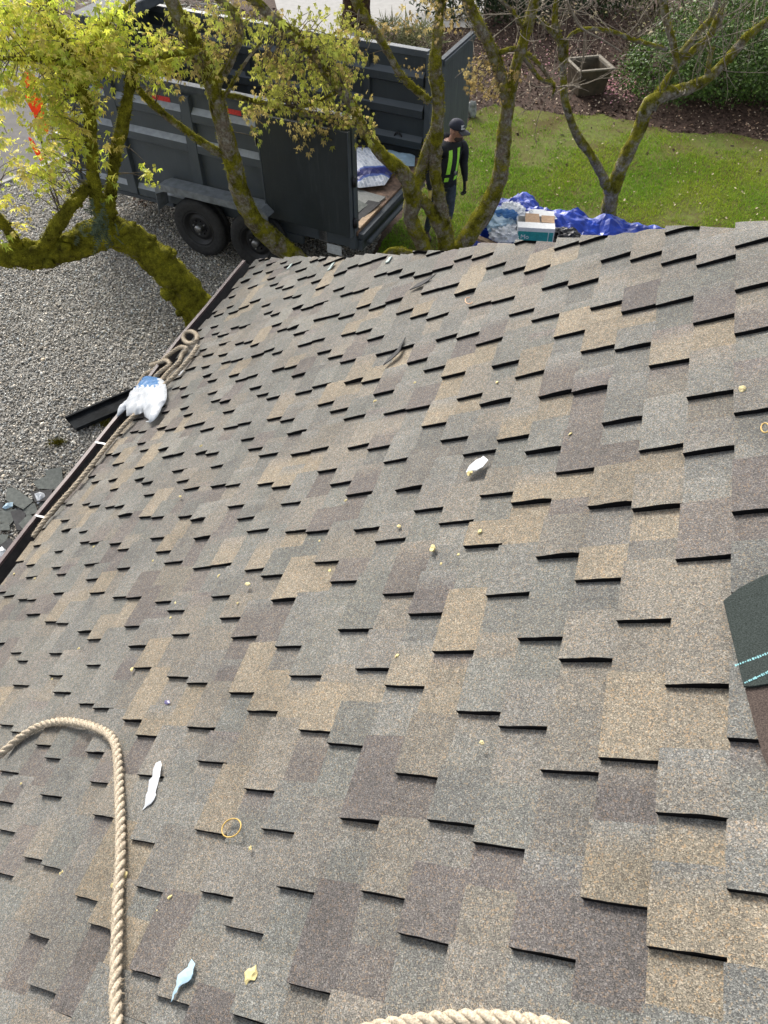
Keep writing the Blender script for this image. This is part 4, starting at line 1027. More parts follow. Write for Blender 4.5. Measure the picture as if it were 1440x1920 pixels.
t3.moss(11000, .010, .032, .05, ((.13, .12, .012), (.44, .41, .04)))
t3.foliage([(520, 140, 45, 45, 9.1, .4, 36), (590, 120, 60, 50, 9.1, .4, 50), (650, 100, 45, 60, 9.1, .4, 40), (560, 195, 60, 25, 9.1, .4, 26), (650, 205, 45, 30, 9.15, .3, 26), (470, 200, 28, 26, 9.1, .3, 12), (520, 60, 50, 40, 9.1, .3, 22), (600, 45, 60, 35, 9.2, .3, 22), (560, 255, 25, 20, 9.1, .3, 6), (690, 245, 20, 20, 9.15, .2, 8), (590, 250, 14, 20, 9.1, .2, 4)],
    leaf=.045, per=10, tones=OL+[(.30, .31, .06)], droop=1.4, spread=.10)
BZ = [(.36, .27, .11), (.30, .22, .08), (.38, .31, .13)]
t3.foliage([(800, 30, 40, 30, 9.3, .3, 10), (850, 40, 20, 25, 9.3, .3, 6), (735, 45, 40, 40, 9.3, .3, 8), (780, 130, 15, 15, 9.3, .2, 2)], leaf=.036, per=8, tones=BZ, droop=1.4, spread=.09, twig=False, part='young_leaves')

# ---- tree right of the worker
b_ = at_z(838, 520, 0)
t4 = Tree('maple_tree', (b_[0]+.12, b_[1]+.1, 0), 'lichen-spotted tree leaning right just beside the worker')
t4.limbs([
    [(835, 528, b_[1]+.1, 26), (862, 470, 9.5, 22), (890, 425, 9.55, 22), (915, 388, 9.6, 21), (934, 340, 9.6, 19), (943, 285, 9.6, 17), (947, 230, 9.6, 17), (958, 170, 9.6, 15), (970, 115, 9.6, 13), (985, 65, 9.6, 13), (1000, 10, 9.6, 13), (1010, -50, 9.6, 12)],
    [(952, 200, 9.6, 11), (938, 140, 9.55, 14), (925, 100, 9.55, 14), (903, 55, 9.5, 13), (880, 10, 9.5, 13), (862, -40, 9.5, 12)],
    [(935, 100, 9.55, 6), (965, 92, 9.6, 5), (1000, 110, 9.7, 5), (1025, 140, 9.8, 4), (1040, 165, 9.8, 3)],
    [(975, 95, 9.6, 6), (1010, 145, 9.7, 5), (1038, 160, 9.8, 4), (1035, 185, 9.8, 3)],
    [(985, 60, 9.6, 5), (960, 20, 9.5, 4), (930, -10, 9.5, 3)],
], M['bark_lichen'], sides=12, rough=.16)
t4.moss(3600, .012, .035, .06)
t4.foliage([(915, 135, 40, 35, 9.55, .25, 18), (895, 150, 22, 25, 9.5, .2, 8), (955, 145, 18, 18, 9.6, .2, 6), (930, 175, 20, 10, 9.55, .2, 4)], leaf=.036, per=10, tones=BZ, droop=1.5, spread=.10, part='crown')
t4.twigs(np.concatenate(t4.paths[1:]), 26, (.3, .8), (.1, 0, .5), .007)

# ---- forked tree on the lawn
b_ = at_z(1136, 425, 0)
t5 = Tree('magnolia_tree', b_, 'low forked tree with bare mossy limbs on the lawn behind the tarp')
t5.limbs([
    [(1132, 428, b_[1], 24), (1140, 395, b_[1], 19), (1147, 360, b_[1], 19), (1160, 325, 10.9, 17), (1178, 285, 10.95, 17), (1200, 240, 11.0, 16), (1215, 200, 11.0, 17), (1245, 178, 11.05, 16), (1290, 165, 11.1, 14), (1330, 145, 11.15, 12), (1365, 110, 11.2, 11), (1400, 70, 11.2, 11), (1445, 35, 11.2, 9), (1500, -5, 11.2, 8)],
    [(1145, 365, b_[1], 15), (1132, 335, 10.85, 11), (1110, 295, 10.8, 10), (1085, 258, 10.75, 10), (1068, 220, 10.7, 9), (1058, 180, 10.7, 9), (1055, 130, 10.7, 8), (1050, 80, 10.7, 9), (1040, 40, 10.65, 7), (1045, -10, 10.6, 6)],
    [(1220, 205, 11.0, 13), (1250, 150, 11.1, 9), (1268, 125, 11.1, 9), (1262, 80, 11.15, 8), (1250, 40, 11.2, 9), (1240, -20, 11.2, 8)],
    [(1262, 130, 11.1, 9), (1300, 95, 11.2, 9), (1325, 75, 11.2, 9), (1345, 40, 11.25, 11), (1352, 25, 11.25, 10)],
    [(1275, 105, 11.15, 9), (1310, 60, 11.2, 8), (1335, 30, 11.2, 7), (1350, -20, 11.25, 6)],
    [(1325, 147, 11.15, 7), (1330, 115, 11.15, 6), (1336, 90, 11.15, 6)],
    [(1365, 115, 11.2, 9), (1410, 60, 11.25, 8), (1460, 40, 11.25, 7)],
    [(1055, 150, 10.7, 5), (1062, 100, 10.7, 5), (1066, 70, 10.7, 4), (1095, 55, 10.75, 5), (1140, 58, 10.8, 5), (1190, 75, 10.9, 5), (1250, 92, 11.0, 5)],
    [(1060, 85, 10.7, 6), (1035, 60, 10.65, 6), (1015, 40, 10.6, 6)],
], M['bark_grey'], sides=10, rough=.18)
t5.moss(3600, .012, .035, .08)
allp = np.concatenate([p_[len(p_)//2:] for p_ in t5.paths])
t5.twigs(allp, 70, (.35, 1.0), (.0, 0, .55), .007)
t5.foliage([(1180, 40, 120, 40, 11.2, .5, 18), (1330, 30, 100, 40, 11.3, .5, 14), (1060, 30, 60, 40, 10.8, .4, 10)], leaf=.028, per=5, tones=[(.42, .36, .22), (.36, .34, .18), (.46, .40, .28)], droop=.3, spread=.10, twig=False, part='buds')
# thin branch hanging down above the planter
t5.limbs([[(1062, 0, 10.6, 3), (1080, 40, 10.6, 3), (1096, 57, 10.6, 2.5), (1130, 75, 10.7, 2), (1165, 97, 10.8, 2)], [(1096, 57, 10.6, 2), (1094, 100, 10.6, 1.6), (1088, 150, 10.6, 1.4)]], M['twig'], 'hanging_twig', 5, .05)

# ================================================================== SHRUBS BEHIND
def shrub(name, blobs, n, leaf, tones, label, cat='shrub', wide=.45, up=.5, flowers=None, stems=6, rough=.25, group=None):
    """blobs: (x, y, z, rx, ry, rz)"""
    c0 = np.mean([b_[:3] for b_ in blobs], 0)
    root = thing(name, (c0[0], c0[1], 0), label, cat, group)
    P, Nn = [], []
    vol = np.array([b_[3]*b_[4] + b_[3]*b_[5] + b_[4]*b_[5] for b_ in blobs]); vol = vol/vol.sum()
    for b_, f in zip(blobs, vol):
        k = int(n*f); d = rng.normal(size=(k, 3)); d /= np.linalg.norm(d, axis=1, keepdims=True)
        r_ = 1 - np.abs(rng.normal(0, .12, (k, 1))) - .25*(rng.random((k, 1)) < .25)
        bumpy = np.array([1 + rough*(nz(x, 2.6, b_[0]) + .6*nz(x, 6, b_[1])) for x in d])[:, None]
        q = np.array(b_[:3]) + d*r_*bumpy*np.array(b_[3:6]); ok = q[:, 2] > .04; P.append(q[ok]); Nn.append(d[ok])
    P = np.concatenate(P); Nn = np.concatenate(Nn); m_ = len(P)
    Yv = Nn*.6 + rng.normal(0, .6, (m_, 3)); Zv = Nn + np.array([0, 0, up]) + rng.normal(0, .35, (m_, 3))
    bv = [(0, 0, 0), (wide*.5, .45, .03), (0, 1, -.06), (-wide*.5, .45, .03)]; bf = [(0, 1, 2), (0, 2, 3)]
    V, F = scatter(bv, bf, P, frames(Yv, Zv), leaf*np.exp(rng.normal(0, .25, m_)))
    tn = np.array(tones); c = tn[rng.integers(0, len(tn), m_)]*rng.uniform(.65, 1.35, (m_, 1))
    tag(mesh_obj('crown', V, F, [M['leaf']], root, None, False, np.repeat(c, 4, 0)), kind='stuff')
    TV, TF = [], []
    for b_ in blobs:
        for _ in range(stems):
            a = np.array([b_[0]+rng.normal(0, .1), b_[1]+rng.normal(0, .1), 0]); e_ = np.array(b_[:3]) + rng.normal(0, .5, 3)*np.array(b_[3:6])
            v, f = tube(catmull([a, (a+e_)/2+rng.normal(0, .06, 3), e_], 3), list(np.linspace(.022, .008, 7)), 5); k = len(TV); TV += v; TF += [tuple(x+k for x in q) for q in f]
    tag(mesh_obj('stems', TV, TF, [M['twig_dark']], root, None, True), kind='stuff')
    if flowers:
        cnt, size, cols = flowers; sel = rng.permutation(m_)[:cnt*4]; sel = sel[P[sel, 2] > np.median(P[:, 2])][:cnt]; Q = P[sel] + Nn[sel]*.03
        q5 = np.repeat(Q, 7, 0) + rng.normal(0, size*.6, (len(Q)*7, 3)); k = len(q5)
        V, F = scatter([(0, 0, 0), (.35, .5, .1), (0, 1, 0), (-.35, .5, .1)], bf, q5, rand_rot(k), np.full(k, size)); cc = np.array(cols)[rng.integers(0, len(cols), k)]
        tag(mesh_obj('blossom', V, F, [M['petal']], root, None, False, np.repeat(cc, 4, 0)), kind='stuff')
    return root
def gp_(px, py, z=0): return at_z(px, py, z)
h0 = gp_(1215, 222); h1 = gp_(1440, 232)
BOX = [(.085, .15, .026), (.058, .105, .02), (.11, .18, .034), (.045, .082, .017)]
shrub('boxwood_hedge', [(h0[0]+.55, h0[1]+1.0, .55, .95, .95, .62), (h0[0]+1.5, h0[1]+1.1, .62, 1.1, 1.1, .72), (h0[0]+2.7, h0[1]+1.0, .68, 1.2, 1.2, .82), (h0[0]+4.0, h0[1]+1.0, .7, 1.2, 1.2, .85), (h0[0]+2.2, h0[1]+2.4, .7, 1.6, 1.0, .85), (h0[0]+4.4, h0[1]+2.6, .7, 1.5, 1.1, .85)], 52000, .055, BOX, 'dense dark green clipped hedge at the right of the lawn', 'hedge', .55, rough=.3)
RH_ = [(.028, .045, .018), (.02, .034, .014), (.04, .06, .022)]
r_ = gp_(880, 62); shrub('rhododendron', [(r_[0]-.3, r_[1]+1.0, .8, 1.1, 1.0, .95), (r_[0]+.9, r_[1]+1.0, .9, 1.1, 1.0, 1.0)], 3600, .13, RH_, 'dark glossy rhododendron behind the far open trailer door', wide=.34, rough=.35)
r_ = gp_(1040, 62); shrub('rhododendron', [(r_[0]-.2, r_[1]+1.5, .8, 1.3, 1.0, 1.0), (r_[0]+1.2, r_[1]+1.7, .8, 1.3, 1.0, .95)], 4200, .12, RH_, 'dark leafy shrub behind the wooden planter', wide=.36, rough=.35, flowers=(14, .06, [(.7, .3, .4), (.75, .45, .5)]))
r_ = gp_(1250, 70); shrub('rhododendron', [(r_[0], r_[1]+1.6, .9, 1.5, 1.0, 1.15), (r_[0]+2.0, r_[1]+1.7, 1.0, 1.5, 1.0, 1.2), (r_[0]+4.0, r_[1]+1.7, 1.0, 1.5, 1.0, 1.2)], 9000, .085, [(.12, .13, .05), (.09, .10, .035), (.17, .16, .08), (.07, .085, .03)], 'olive spring shrub with pink blossoms behind the hedge', wide=.4, rough=.4, flowers=(110, .08, [(.72, .32, .5), (.78, .5, .62)]))
r_ = gp_(1235, 175); shrub('bare_shrub', [(r_[0]-.15, r_[1]+1.3, .55, .5, .5, .6)], 900, .03, [(.14, .12, .05), (.10, .10, .04)], 'twiggy shrub at the left end of the hedge', stems=60, rough=.4)
r_ = gp_(765, 105); shrub('grass_clump', [(r_[0]-.35, r_[1]+.6, .12, .45, .45, .3), (r_[0]+.3, r_[1]+.5, .12, .4, .4, .28)], 1500, .22, [(.24, .26, .12), (.30, .29, .15), (.2, .22, .09)], 'pale clump of ornamental grass behind the trailer', 'grass', .07, -.2, stems=2)
# blue-green conifer behind the front of the trailer
r_ = gp_(300, 60); cx, cy = r_[0], r_[1]-1.2
con = thing('conifer_tree', (cx, cy, 0), 'blue-green conifer behind the front of the trailer', 'tree')
V, F = tube([(cx, cy, 0), (cx, cy, 2.5), (cx+.1, cy, 5.2)], [.16, .11, .04], 8); mesh_obj('trunk', V, F, [M['bark_dark']], con, None, True)
bp, bd = [], []; TV, TF = [], []
for i in range(150):
    z = rng.uniform(.3, 4.6); a = rng.uniform(0, 6.28); L = (5.2-z)*.42*rng.uniform(.7, 1.1)+.2
    e_ = np.array([cx+L*math.cos(a), cy+L*math.sin(a), z-.18*L]); s_ = np.array([cx, cy, z])
    v, f = tube([s_, (s_+e_)/2+np.array([0, 0, .05]), e_], [.016, .01, .004], 4); k = len(TV); TV += v; TF += [tuple(x+k for x in q) for q in f]
    for t_ in np.linspace(.2, 1, 14):
        for sgn in (-1, 1):
            p_ = s_+(e_-s_)*t_; d = np.array([math.cos(a+sgn*.9), math.sin(a+sgn*.9), -.15])
            for m_ in range(3): bp.append(p_ + d*.05*m_); bd.append(d + rng.normal(0, .25, 3))
bp, bd = np.array(bp), np.array(bd); k = len(bp)
V, F = scatter([(-.09, 0, 0), (.09, 0, 0), (.05, 1, -.1), (-.05, 1, -.1)], [(0, 1, 2), (0, 2, 3)], bp, frames(bd, np.tile([0, 0, 1.], (k, 1)) + rng.normal(0, .3, (k, 3))), rng.uniform(.08, .2, k))
c = np.array([.035, .075, .05])*rng.uniform(.5, 1.5, (k, 1)); tag(mesh_obj('crown', V, F, [M['leaf']], con, None, False, np.repeat(c, 4, 0)), kind='stuff')
tag(mesh_obj('boughs', TV, TF, [M['twig_dark']], con, None, True), kind='stuff')
# large dark trunk at the top of the view
b_ = at_z(668, 50, 0); big = Tree('large_tree', b_, 'thick dark reddish trunk standing at the edge of the drive', 'tree')
big.limbs([[(668, 52, b_[1], 40), (668, 20, b_[1], 34), (668, -40, b_[1], 33), (670, -140, b_[1], 33), (672, -330, b_[1]+.1, 30)]], M['bark_dark'], sides=18, rough=.08)
# a grey stone by the open door
r_ = at_z(884, 222); bm = bmesh.new(); bmesh.ops.create_icosphere(bm, subdivisions=3, radius=1)
for v in bm.verts: v.co = Vector((v.co.x*.11, v.co.y*.10, v.co.z*.17))*(1+.35*mnoise.noise(v.co*1.6)) + Vector((r_[0], r_[1]+.1, .1))
me = bpy.data.meshes.new('garden_stone'); bm.to_mesh(me); bm.free(); M['stone'] = simple('grey stone', (.27, .28, .26), .85, var=.3, scale=14, bmp=.4); me.materials.append(M['stone'])
tag(link('garden_stone', me, None, (r_[0], r_[1]+.1, 0)), 'upright grey stone beside the far open trailer door', 'stone')
# ================================================================== PLANTER
M['planter'] = simple('dark glazed planter', (.075, .058, .036), .5, var=.25, scale=8)
M['planter_rim'] = simple('mossy planter rim', (.17, .145, .105), .7, var=.25, scale=20)
pc = at_z(1097, 170, 0)
planter = thing('planter_box', (pc[0], pc[1], 0), 'tapered square wooden planter box standing empty on the mulch', 'planter')
ang = R(13)
def pl(x, y, z):
    return np.array([pc[0]+x*math.cos(ang)-y*math.sin(ang), pc[1]+x*math.sin(ang)+y*math.cos(ang), z])
def frustum(mb, h0, h1, z0, z1, t0, t1):
    o0 = [pl(sx*h0, sy*h0, z0) for sx, sy in ((-1, -1), (1, -1), (1, 1), (-1, 1))]; o1 = [pl(sx*h1, sy*h1, z1) for sx, sy in ((-1, -1), (1, -1), (1, 1), (-1, 1))]
    i0 = [pl(sx*(h0-t0), sy*(h0-t0), z0) for sx, sy in ((-1, -1), (1, -1), (1, 1), (-1, 1))]; i1 = [pl(sx*(h1-t1), sy*(h1-t1), z1) for sx, sy in ((-1, -1), (1, -1), (1, 1), (-1, 1))]
    mb.add(o0+o1+i0+i1, [(i, (i+1) % 4, 4+(i+1) % 4, 4+i) for i in range(4)] + [(8+(i+1) % 4, 8+i, 12+i, 12+(i+1) % 4) for i in range(4)] + [(4+i, 4+(i+1) % 4, 12+(i+1) % 4, 12+i) for i in range(4)] + [(i, 8+i, 8+(i+1) % 4, (i+1) % 4) for i in range(4)])
mb = MB(); frustum(mb, .26, .325, 0, .46, .03, .03); mb.build('body', [M['planter']], planter, None, False, .008)
mb = MB(); frustum(mb, .36, .37, .462, .50, .065, .065); mb.build('rim', [M['planter_rim']], planter, None, False, .008)
mb = MB(); mb.hexa([pl(x, y, z) for z in (.05, .12) for x, y in ((-.17, -.17), (.17, -.17), (.17, .17), (-.17, .17))]); mb.build('soil', [M['mulch']], planter)

# ================================================================== TARP AND RUBBISH
tp_px = [(858, 480), (868, 462), (885, 435), (905, 408), (935, 392), (975, 382), (995, 392), (1012, 412), (1030, 418), (1060, 412), (1085, 425), (1105, 432), (1130, 424), (1150, 428), (1170, 438), (1205, 446), (1250, 448), (1285, 450), (1330, 480), (1330, 560), (850, 560)]
tp_w = [at_z(*p_)[:2] for p_ in tp_px]
def hump(px, py, h, rx):
    c_ = at_z(px, py, 0)[:2]; return c_, h, rx
humps = [hump(960, 425, .24, .5), hump(1060, 445, .20, .35), hump(1135, 446, .22, .24), hump(895, 452, .18, .3), hump(1200, 458, .16, .3), hump(1255, 462, .10, .25), hump(985, 400, .16, .16), hump(1085, 425, .12, .16), hump(1003, 456, .12, .42)]
def tarp_z(x, y):
    z = .02
    for c_, h, rx in humps: z += h*math.exp(-((x-c_[0])**2+(y-c_[1])**2)/(rx*rx))
    return z
crumple('blue_tarp', tp_w, tarp_z, .05, .07, M['tarp'], 'crumpled bright blue tarpaulin spread on the lawn behind the roof edge', 'tarp', step=.045, freq=3.4, thick=.003)
for px, py in ((1088, 453), (1003, 412)):
    c_ = at_z(px, py, .2); 
M['eyelet'] = M['chrome']
# carton
bc = at_Y(1003, 452, 10.0); bx_, by_, bz_ = bc[0], bc[1]+.12, at_Y(1003, 454, bc[1]+.0)[2]
carton = thing('cardboard_carton', (bx_, by_, bz_), 'open white and teal cardboard carton with brown flaps on the tarp', 'box')
ca = R(-6)
CS = .86
def cp(x, y, z): x, y, z = x*CS, y*CS, z*CS; return np.array([bx_+x*math.cos(ca)-y*math.sin(ca), by_+x*math.sin(ca)+y*math.cos(ca), bz_+z])
def cbox(name, x0, x1, y0, y1, z0, z1, m, par=carton, bev=.003):
    mb = MB(); mb.hexa([cp(x, y, z) for z in (z0, z1) for x, y in ((x0, y0), (x1, y0), (x1, y1), (x0, y1))]); return mb.build(name, [m], par, None, False, bev)
side = cbox('side_panel', -.30, .30, -.20, -.192, 0, .27, M['boxwhite'])
cbox('side_panel', -.30, .30, .192, .20, 0, .27, M['boxwhite'])
cbox('end_panel', -.30, -.292, -.19, .19, 0, .27, M['boxwhite']); cbox('end_panel', .292, .30, -.19, .19, 0, .27, M['boxwhite'])
cbox('base', -.29, .29, -.19, .19, .0, .01, M['card'])
cbox('printed_label', -.285, .20, -.206, -.201, .015, .215, M['teal'], side, 0)
cbox('printed_label', .215, .285, -.206, -.201, .015, .215, M['teal'], side, 0)
cbox('hand_hole', -.04, .05, -.2105, -.2065, .17, .2, M['planter_rim'] if False else M['teal'], side, 0)
def flap(pts, m):
    lo = [cp(*p_) for p_ in pts]; hi = [p_+np.array([0, 0, .006]) for p_ in lo]; mb = MB(); mb.hexa(lo+hi); mb.build('flap', [m], carton)
flap([(-.30, -.20, .272), (.30, -.20, .272), (.30, -.05, .29), (-.30, -.05, .29)], M['boxwhite'])
flap([(-.18, -.045, .285), (.06, -.045, .285), (.04, .16, .33), (-.18, .16, .33)], M['card'])
flap([(.08, -.045, .30), (.29, -.045, .29), (.30, .15, .31), (.08, .12, .33)], M['card'])
flap([(-.05, .19, .272), (.30, .19, .272), (.30, .33, .30), (-.05, .33, .30)], M['boxwhite'])
# lettering on the carton
cu = bpy.data.curves.new('lettering', 'FONT'); cu.body = 'Mo'; cu.size = .105; cu.extrude = .0015
tmp = bpy.data.objects.new('tmp', cu); COL.objects.link(tmp); bpy.context.view_layer.update()
me = bpy.data.meshes.new_from_object(tmp.evaluated_get(bpy.context.evaluated_depsgraph_get())); bpy.data.objects.remove(tmp)
me.name = 'lettering'; me.materials.clear(); me.materials.append(M['boxwhite'])
v = np.array([x.co[:] for x in me.vertices]); v = np.array([cp(-.24+x[0], -.208-x[2], .09+x[1]) for x in v]); me.vertices.foreach_set('co', v.ravel())
link('lettering', me, side)
def bag(name, pts_px, Y, puff, amp, m, label, cat, **k):
    O = []
    for px, py in pts_px: P = at_Y(px, py, Y); O.append(P)
    return O
def heap(name, px, py, Y, rx, ry, rz, m, label, cat, seed, amp=.35, zb=None):
    """crumpled bag: a faceted, folded closed lump"""
    c_ = at_Y(px, py, Y); bm = bmesh.new(); bmesh.ops.create_icosphere(bm, subdivisions=4, radius=1)
    for v in bm.verts:
        d = (v.co + Vector((random.uniform(-.03, .03), random.uniform(-.03, .03), random.uniform(-.03, .03)))).normalized(); f = 1 - amp*(abs(mnoise.noise(d*2.1+Vector((seed, 0, 0))))*1.6 + .6*abs(mnoise.noise(d*5+Vector((0, seed, 0)))) + .3*abs(mnoise.noise(d*11+Vector((0, seed, 0)))))+amp*.4
        v.co = Vector((d.x*rx*f, d.y*ry*f, max(-.5, d.z)*rz*f))
        v.co += Vector(c_)
    me = bpy.data.meshes.new(name); bm.to_mesh(me); bm.free(); me.materials.append(m)
    return tag(link(name, me, None, tuple(c_)), label, cat)
M['bag_w'] = film('white carrier bag', (.88, .90, .92), .3); M['bag_b'] = film('pale blue carrier bag', (.66, .83, .93), .3)
heap('plastic_bag', 928, 412, 10.35, .30, .26, .12, M['bag_b'], 'pale blue crumpled plastic bag at the left of the tarp pile', 'plastic bag', 3.1, .5)
heap('plastic_bag', 948, 438, 10.1, .24, .22, .12, M['bag_w'], 'white crumpled plastic in front of the pale blue bag', 'plastic bag', 7.7, .5)
heap('plastic_bag', 958, 396, 10.6, .20, .18, .11, M['bag_w'], 'white plastic bag at the top of the tarp pile', 'plastic bag', 11.3, .5)
heap('plastic_bag', 1000, 410, 10.45, .32, .18, .10, M['bag_w'], 'long white plastic sheet lying behind the carton', 'plastic bag', 15.9, .45)
heap('plastic_bag', 1060, 446, 10.05, .24, .20, .13, M['blackbag'], 'black bin bag beside the teal carton', 'plastic bag', 21.2, .5)
heap('plastic_wrap', 945, 405, 10.33, .20, .08, .10, M['film_cyan'], 'bright blue strip of plastic wrap between the white bags', 'plastic wrap', 27.2, .5)
P0, P1 = at_Y(893, 445, 10.05), at_Y(935, 462, 9.95)
d = (P1-P0)/np.linalg.norm(P1-P0); sdv = np.cross(d, [0, 0, 1.]); sdv /= np.linalg.norm(sdv); upv = np.cross(sdv, d); mb = MB()
P1 = P1 + d*.25
mb.hexa([P_+sdv*a*.045+upv*b*.02 for b in (-1, 1) for P_, a in ((P0, -1), (P1, -1), (P1, 1), (P0, 1))])
tag(mb.build('lumber_offcut', [M['wood']], None, tuple(P0), False, .003), 'short length of raw lumber on the tarp in front of the bags', 'lumber')
# ================================================================== THE WORKER
M['skin'] = simple('skin', (.36, .19, .13), .55, var=.1, scale=30)
M['hoodie'] = simple('black hooded sweatshirt', (.010, .012, .017), .85, var=.3, scale=14, bmp=.2)
M['jeans'] = simple('dark blue jeans', (.045, .062, .09), .85, var=.25, scale=18)
M['neon'] = simple('neon yellow green webbing', (.40, .88, .07), .6, var=.1)
M['cap'] = simple('navy cap', (.022, .025, .042), .8, var=.15)
M['brim'] = simple('grey cap brim', (.07, .07, .08), .8, var=.15)
M['glove'] = simple('black work glove', (.012, .012, .012), .7)
M['glove_y'] = simple('yellow glove back', (.52, .42, .12), .7)
M['boot'] = simple('brown boot', (.06, .04, .025), .7)
wp = at_z(817, 448, 0); wp[2] = 0
wdir = R(-62)       # facing: right and a little towards the camera
fx, fy = math.cos(wdir), math.sin(wdir)
def W(f, l, z): # forward, left (his), up
    return Vector((wp[0]+.085*z+f*fx-l*1.1*fy, wp[1]+f*fy+l*1.1*fx, z*.965))
person = thing('person', (wp[0], wp[1], 0), 'worker in dark cap, black hoodie and neon green straps behind the tree trunk', 'person')
J = {}; EDG = []; RAD = []
def jn(n, p_, r_, par=None):
    J[n] = len(RAD); RAD.append((p_, r_))
    if par is not None: EDG.append((J[par], J[n]))
jn('pelvis', W(0, 0, .95), (.17, .135)); jn('belly', W(.01, 0, 1.08), (.195, .155), 'pelvis'); jn('chest', W(.02, 0, 1.27), (.215, .16), 'belly'); jn('collar', W(.02, 0, 1.42), (.13, .10), 'chest')
jn('neck', W(.035, -.005, 1.50), (.062, .062), 'collar')
jn('jaw', W(.075, .02, 1.585), (.072, .066), 'neck'); jn('skull', W(.06, .02, 1.68), (.088, .082), 'jaw'); jn('crown', W(.05, .02, 1.735), (.07, .07), 'skull')
for s, sgn in (('L', 1), ('R', -1)):
    jn('sh'+s, W(.015, .19*sgn, 1.405), (.088, .085), 'collar'); jn('ua'+s, W(.0, .235*sgn, 1.26), (.078, .075), 'sh'+s); jn('el'+s, W(-.01, .255*sgn, 1.12), (.065, .062), 'ua'+s)
    jn('fa'+s, W(.05, .262*sgn, 1.0), (.052, .05), 'el'+s); jn('wr'+s, W(.10, .262*sgn, .875), (.034, .030), 'fa'+s)
    jn('pm'+s, W(.115, .262*sgn, .815), (.040, .024), 'wr'+s); jn('pk'+s, W(.125, .262*sgn, .77), (.040, .020), 'pm'+s)
    jn('hip'+s, W(0, .10*sgn, .88), (.10, .10), 'pelvis'); jn('th'+s, W(.015+.02*sgn, .105*sgn, .68), (.085, .085), 'hip'+s); jn('kn'+s, W(.03+.05*sgn, .11*sgn, .49), (.062, .062), 'th'+s)
    jn('ca'+s, W(.0+.06*sgn, .11*sgn, .32), (.058, .058), 'kn'+s); jn('an'+s, W(-.02+.08*sgn, .11*sgn, .10), (.046, .046), 'ca'+s); jn('ft'+s, W(.06+.08*sgn, .12*sgn, .05), (.048, .042), 'an'+s); jn('to'+s, W(.16+.08*sgn, .13*sgn, .04), (.042, .034), 'ft'+s)
me = bpy.data.meshes.new('body'); me.from_pydata([p_ for p_, r_ in RAD], EDG, [])
ob = bpy.data.objects.new('body_tmp', me); COL.objects.link(ob)
ob.modifiers.new('skin', 'SKIN'); 
for i, (p_, r_) in enumerate(RAD): me.skin_vertices[0].data[i].radius = r_
me.skin_vertices[0].data[0].use_root = True
ss = ob.modifiers.new('ss', 'SUBSURF'); ss.levels = 2; ss.render_levels = 2
bpy.context.view_layer.update(); dg = bpy.context.evaluated_depsgraph_get()
bme = bpy.data.meshes.new_from_object(ob.evaluated_get(dg)); bpy.data.objects.remove(ob)
# fingers: separate tapering chains rooted in each palm, joined to the same mesh
bmx = bmesh.new(); bmx.from_mesh(bme)
nbody = len(bmx.faces)
def chain(pts, rs):
    v, f = tube(catmull([np.array(p_) for p_ in pts], 3), list(np.interp(np.linspace(0, 1, (len(pts)-1)*3+1), np.linspace(0, 1, len(rs)), rs)), 6)
    bv_ = [bmx.verts.new(x) for x in v]; return [bmx.faces.new([bv_[i] for i in q]) for q in f]
for sgn in (1, -1):
    for k_, (off, ln) in enumerate(((-.030, .070), (-.010, .080), (.010, .076), (.030, .060))):
        a = W(.125+off, .262*sgn, .775); b = W(.128+off, .262*sgn-.004*sgn, .775-ln*.5); c_ = W(.122+off, .262*sgn-.022*sgn, .775-ln*.85); e_ = W(.112+off, .262*sgn-.036*sgn, .775-ln)
        chain([a, b, c_, e_], [.0115, .0105, .0095, .007])
    chain([W(.135, .262*sgn-.01*sgn, .825), W(.158, .262*sgn-.022*sgn, .80), W(.162, .262*sgn-.03*sgn, .77), W(.158, .262*sgn-.036*sgn, .75)], [.014, .013, .011, .008])
bmx.normal_update(); bmx.to_mesh(bme); bmx.free()
for m_ in (M['hoodie'], M['jeans'], M['skin'], M['boot'], M['glove'], M['glove_y']): bme.materials.append(m_)
ax = Vector((fx, fy, 0)); lf = Vector((-fy, fx, 0)); w0 = Vector(wp)
for f in bme.polygons:
    c_ = f.center; rel = c_-w0-Vector((.085*c_.z/.965, 0, 0)); lat = abs(rel.dot(lf)); z = c_.z/.965; i = 0
    if lat > .205 and z < .90: i = 4 if rel.dot(lf) < .30*1 and not (z > .77 and lat > .285) else 5
    elif z > 1.515: i = 2
    elif z < .12: i = 3
    elif z < .86: i = 1
    f.material_index = i; f.use_smooth = True
bme.name = 'body'; body = link('body', bme, person)
# head is turned further to his left: face details
hc = W(.065, .02, 1.655); hd = R(-22); hf = Vector((math.cos(hd), math.sin(hd), -.18)).normalized(); hl = Vector((-math.sin(hd), math.cos(hd), 0)); hu = hf.cross(hl) * 1
if hu.z < 0: hu = -hu
def HP(f, l, u): return hc + hf*f + hl*l + hu*u
def blob(name, c_, r_, m_, par, sub=2, shape=None):
    bm = bmesh.new(); bmesh.ops.create_icosphere(bm, subdivisions=sub, radius=1)
    for v in bm.verts:
        d_ = v.co.copy()
        if shape: d_ = shape(d_)
        v.co = c_ + hf*(d_.x*r_[0]) + hl*(d_.y*r_[1]) + hu*(d_.z*r_[2])
    me = bpy.data.meshes.new(name); bm.to_mesh(me); bm.free(); me.materials.append(m_)
    for f in me.polygons: f.use_smooth = True
    return link(name, me, par)
face = blob('face', HP(.015, 0, -.02), (.098, .076, .115), M['skin'], person, 3, lambda d: Vector((d.x*(1-.18*max(0, -d.z)), d.y*(1-.25*max(0, -d.z)), d.z)))
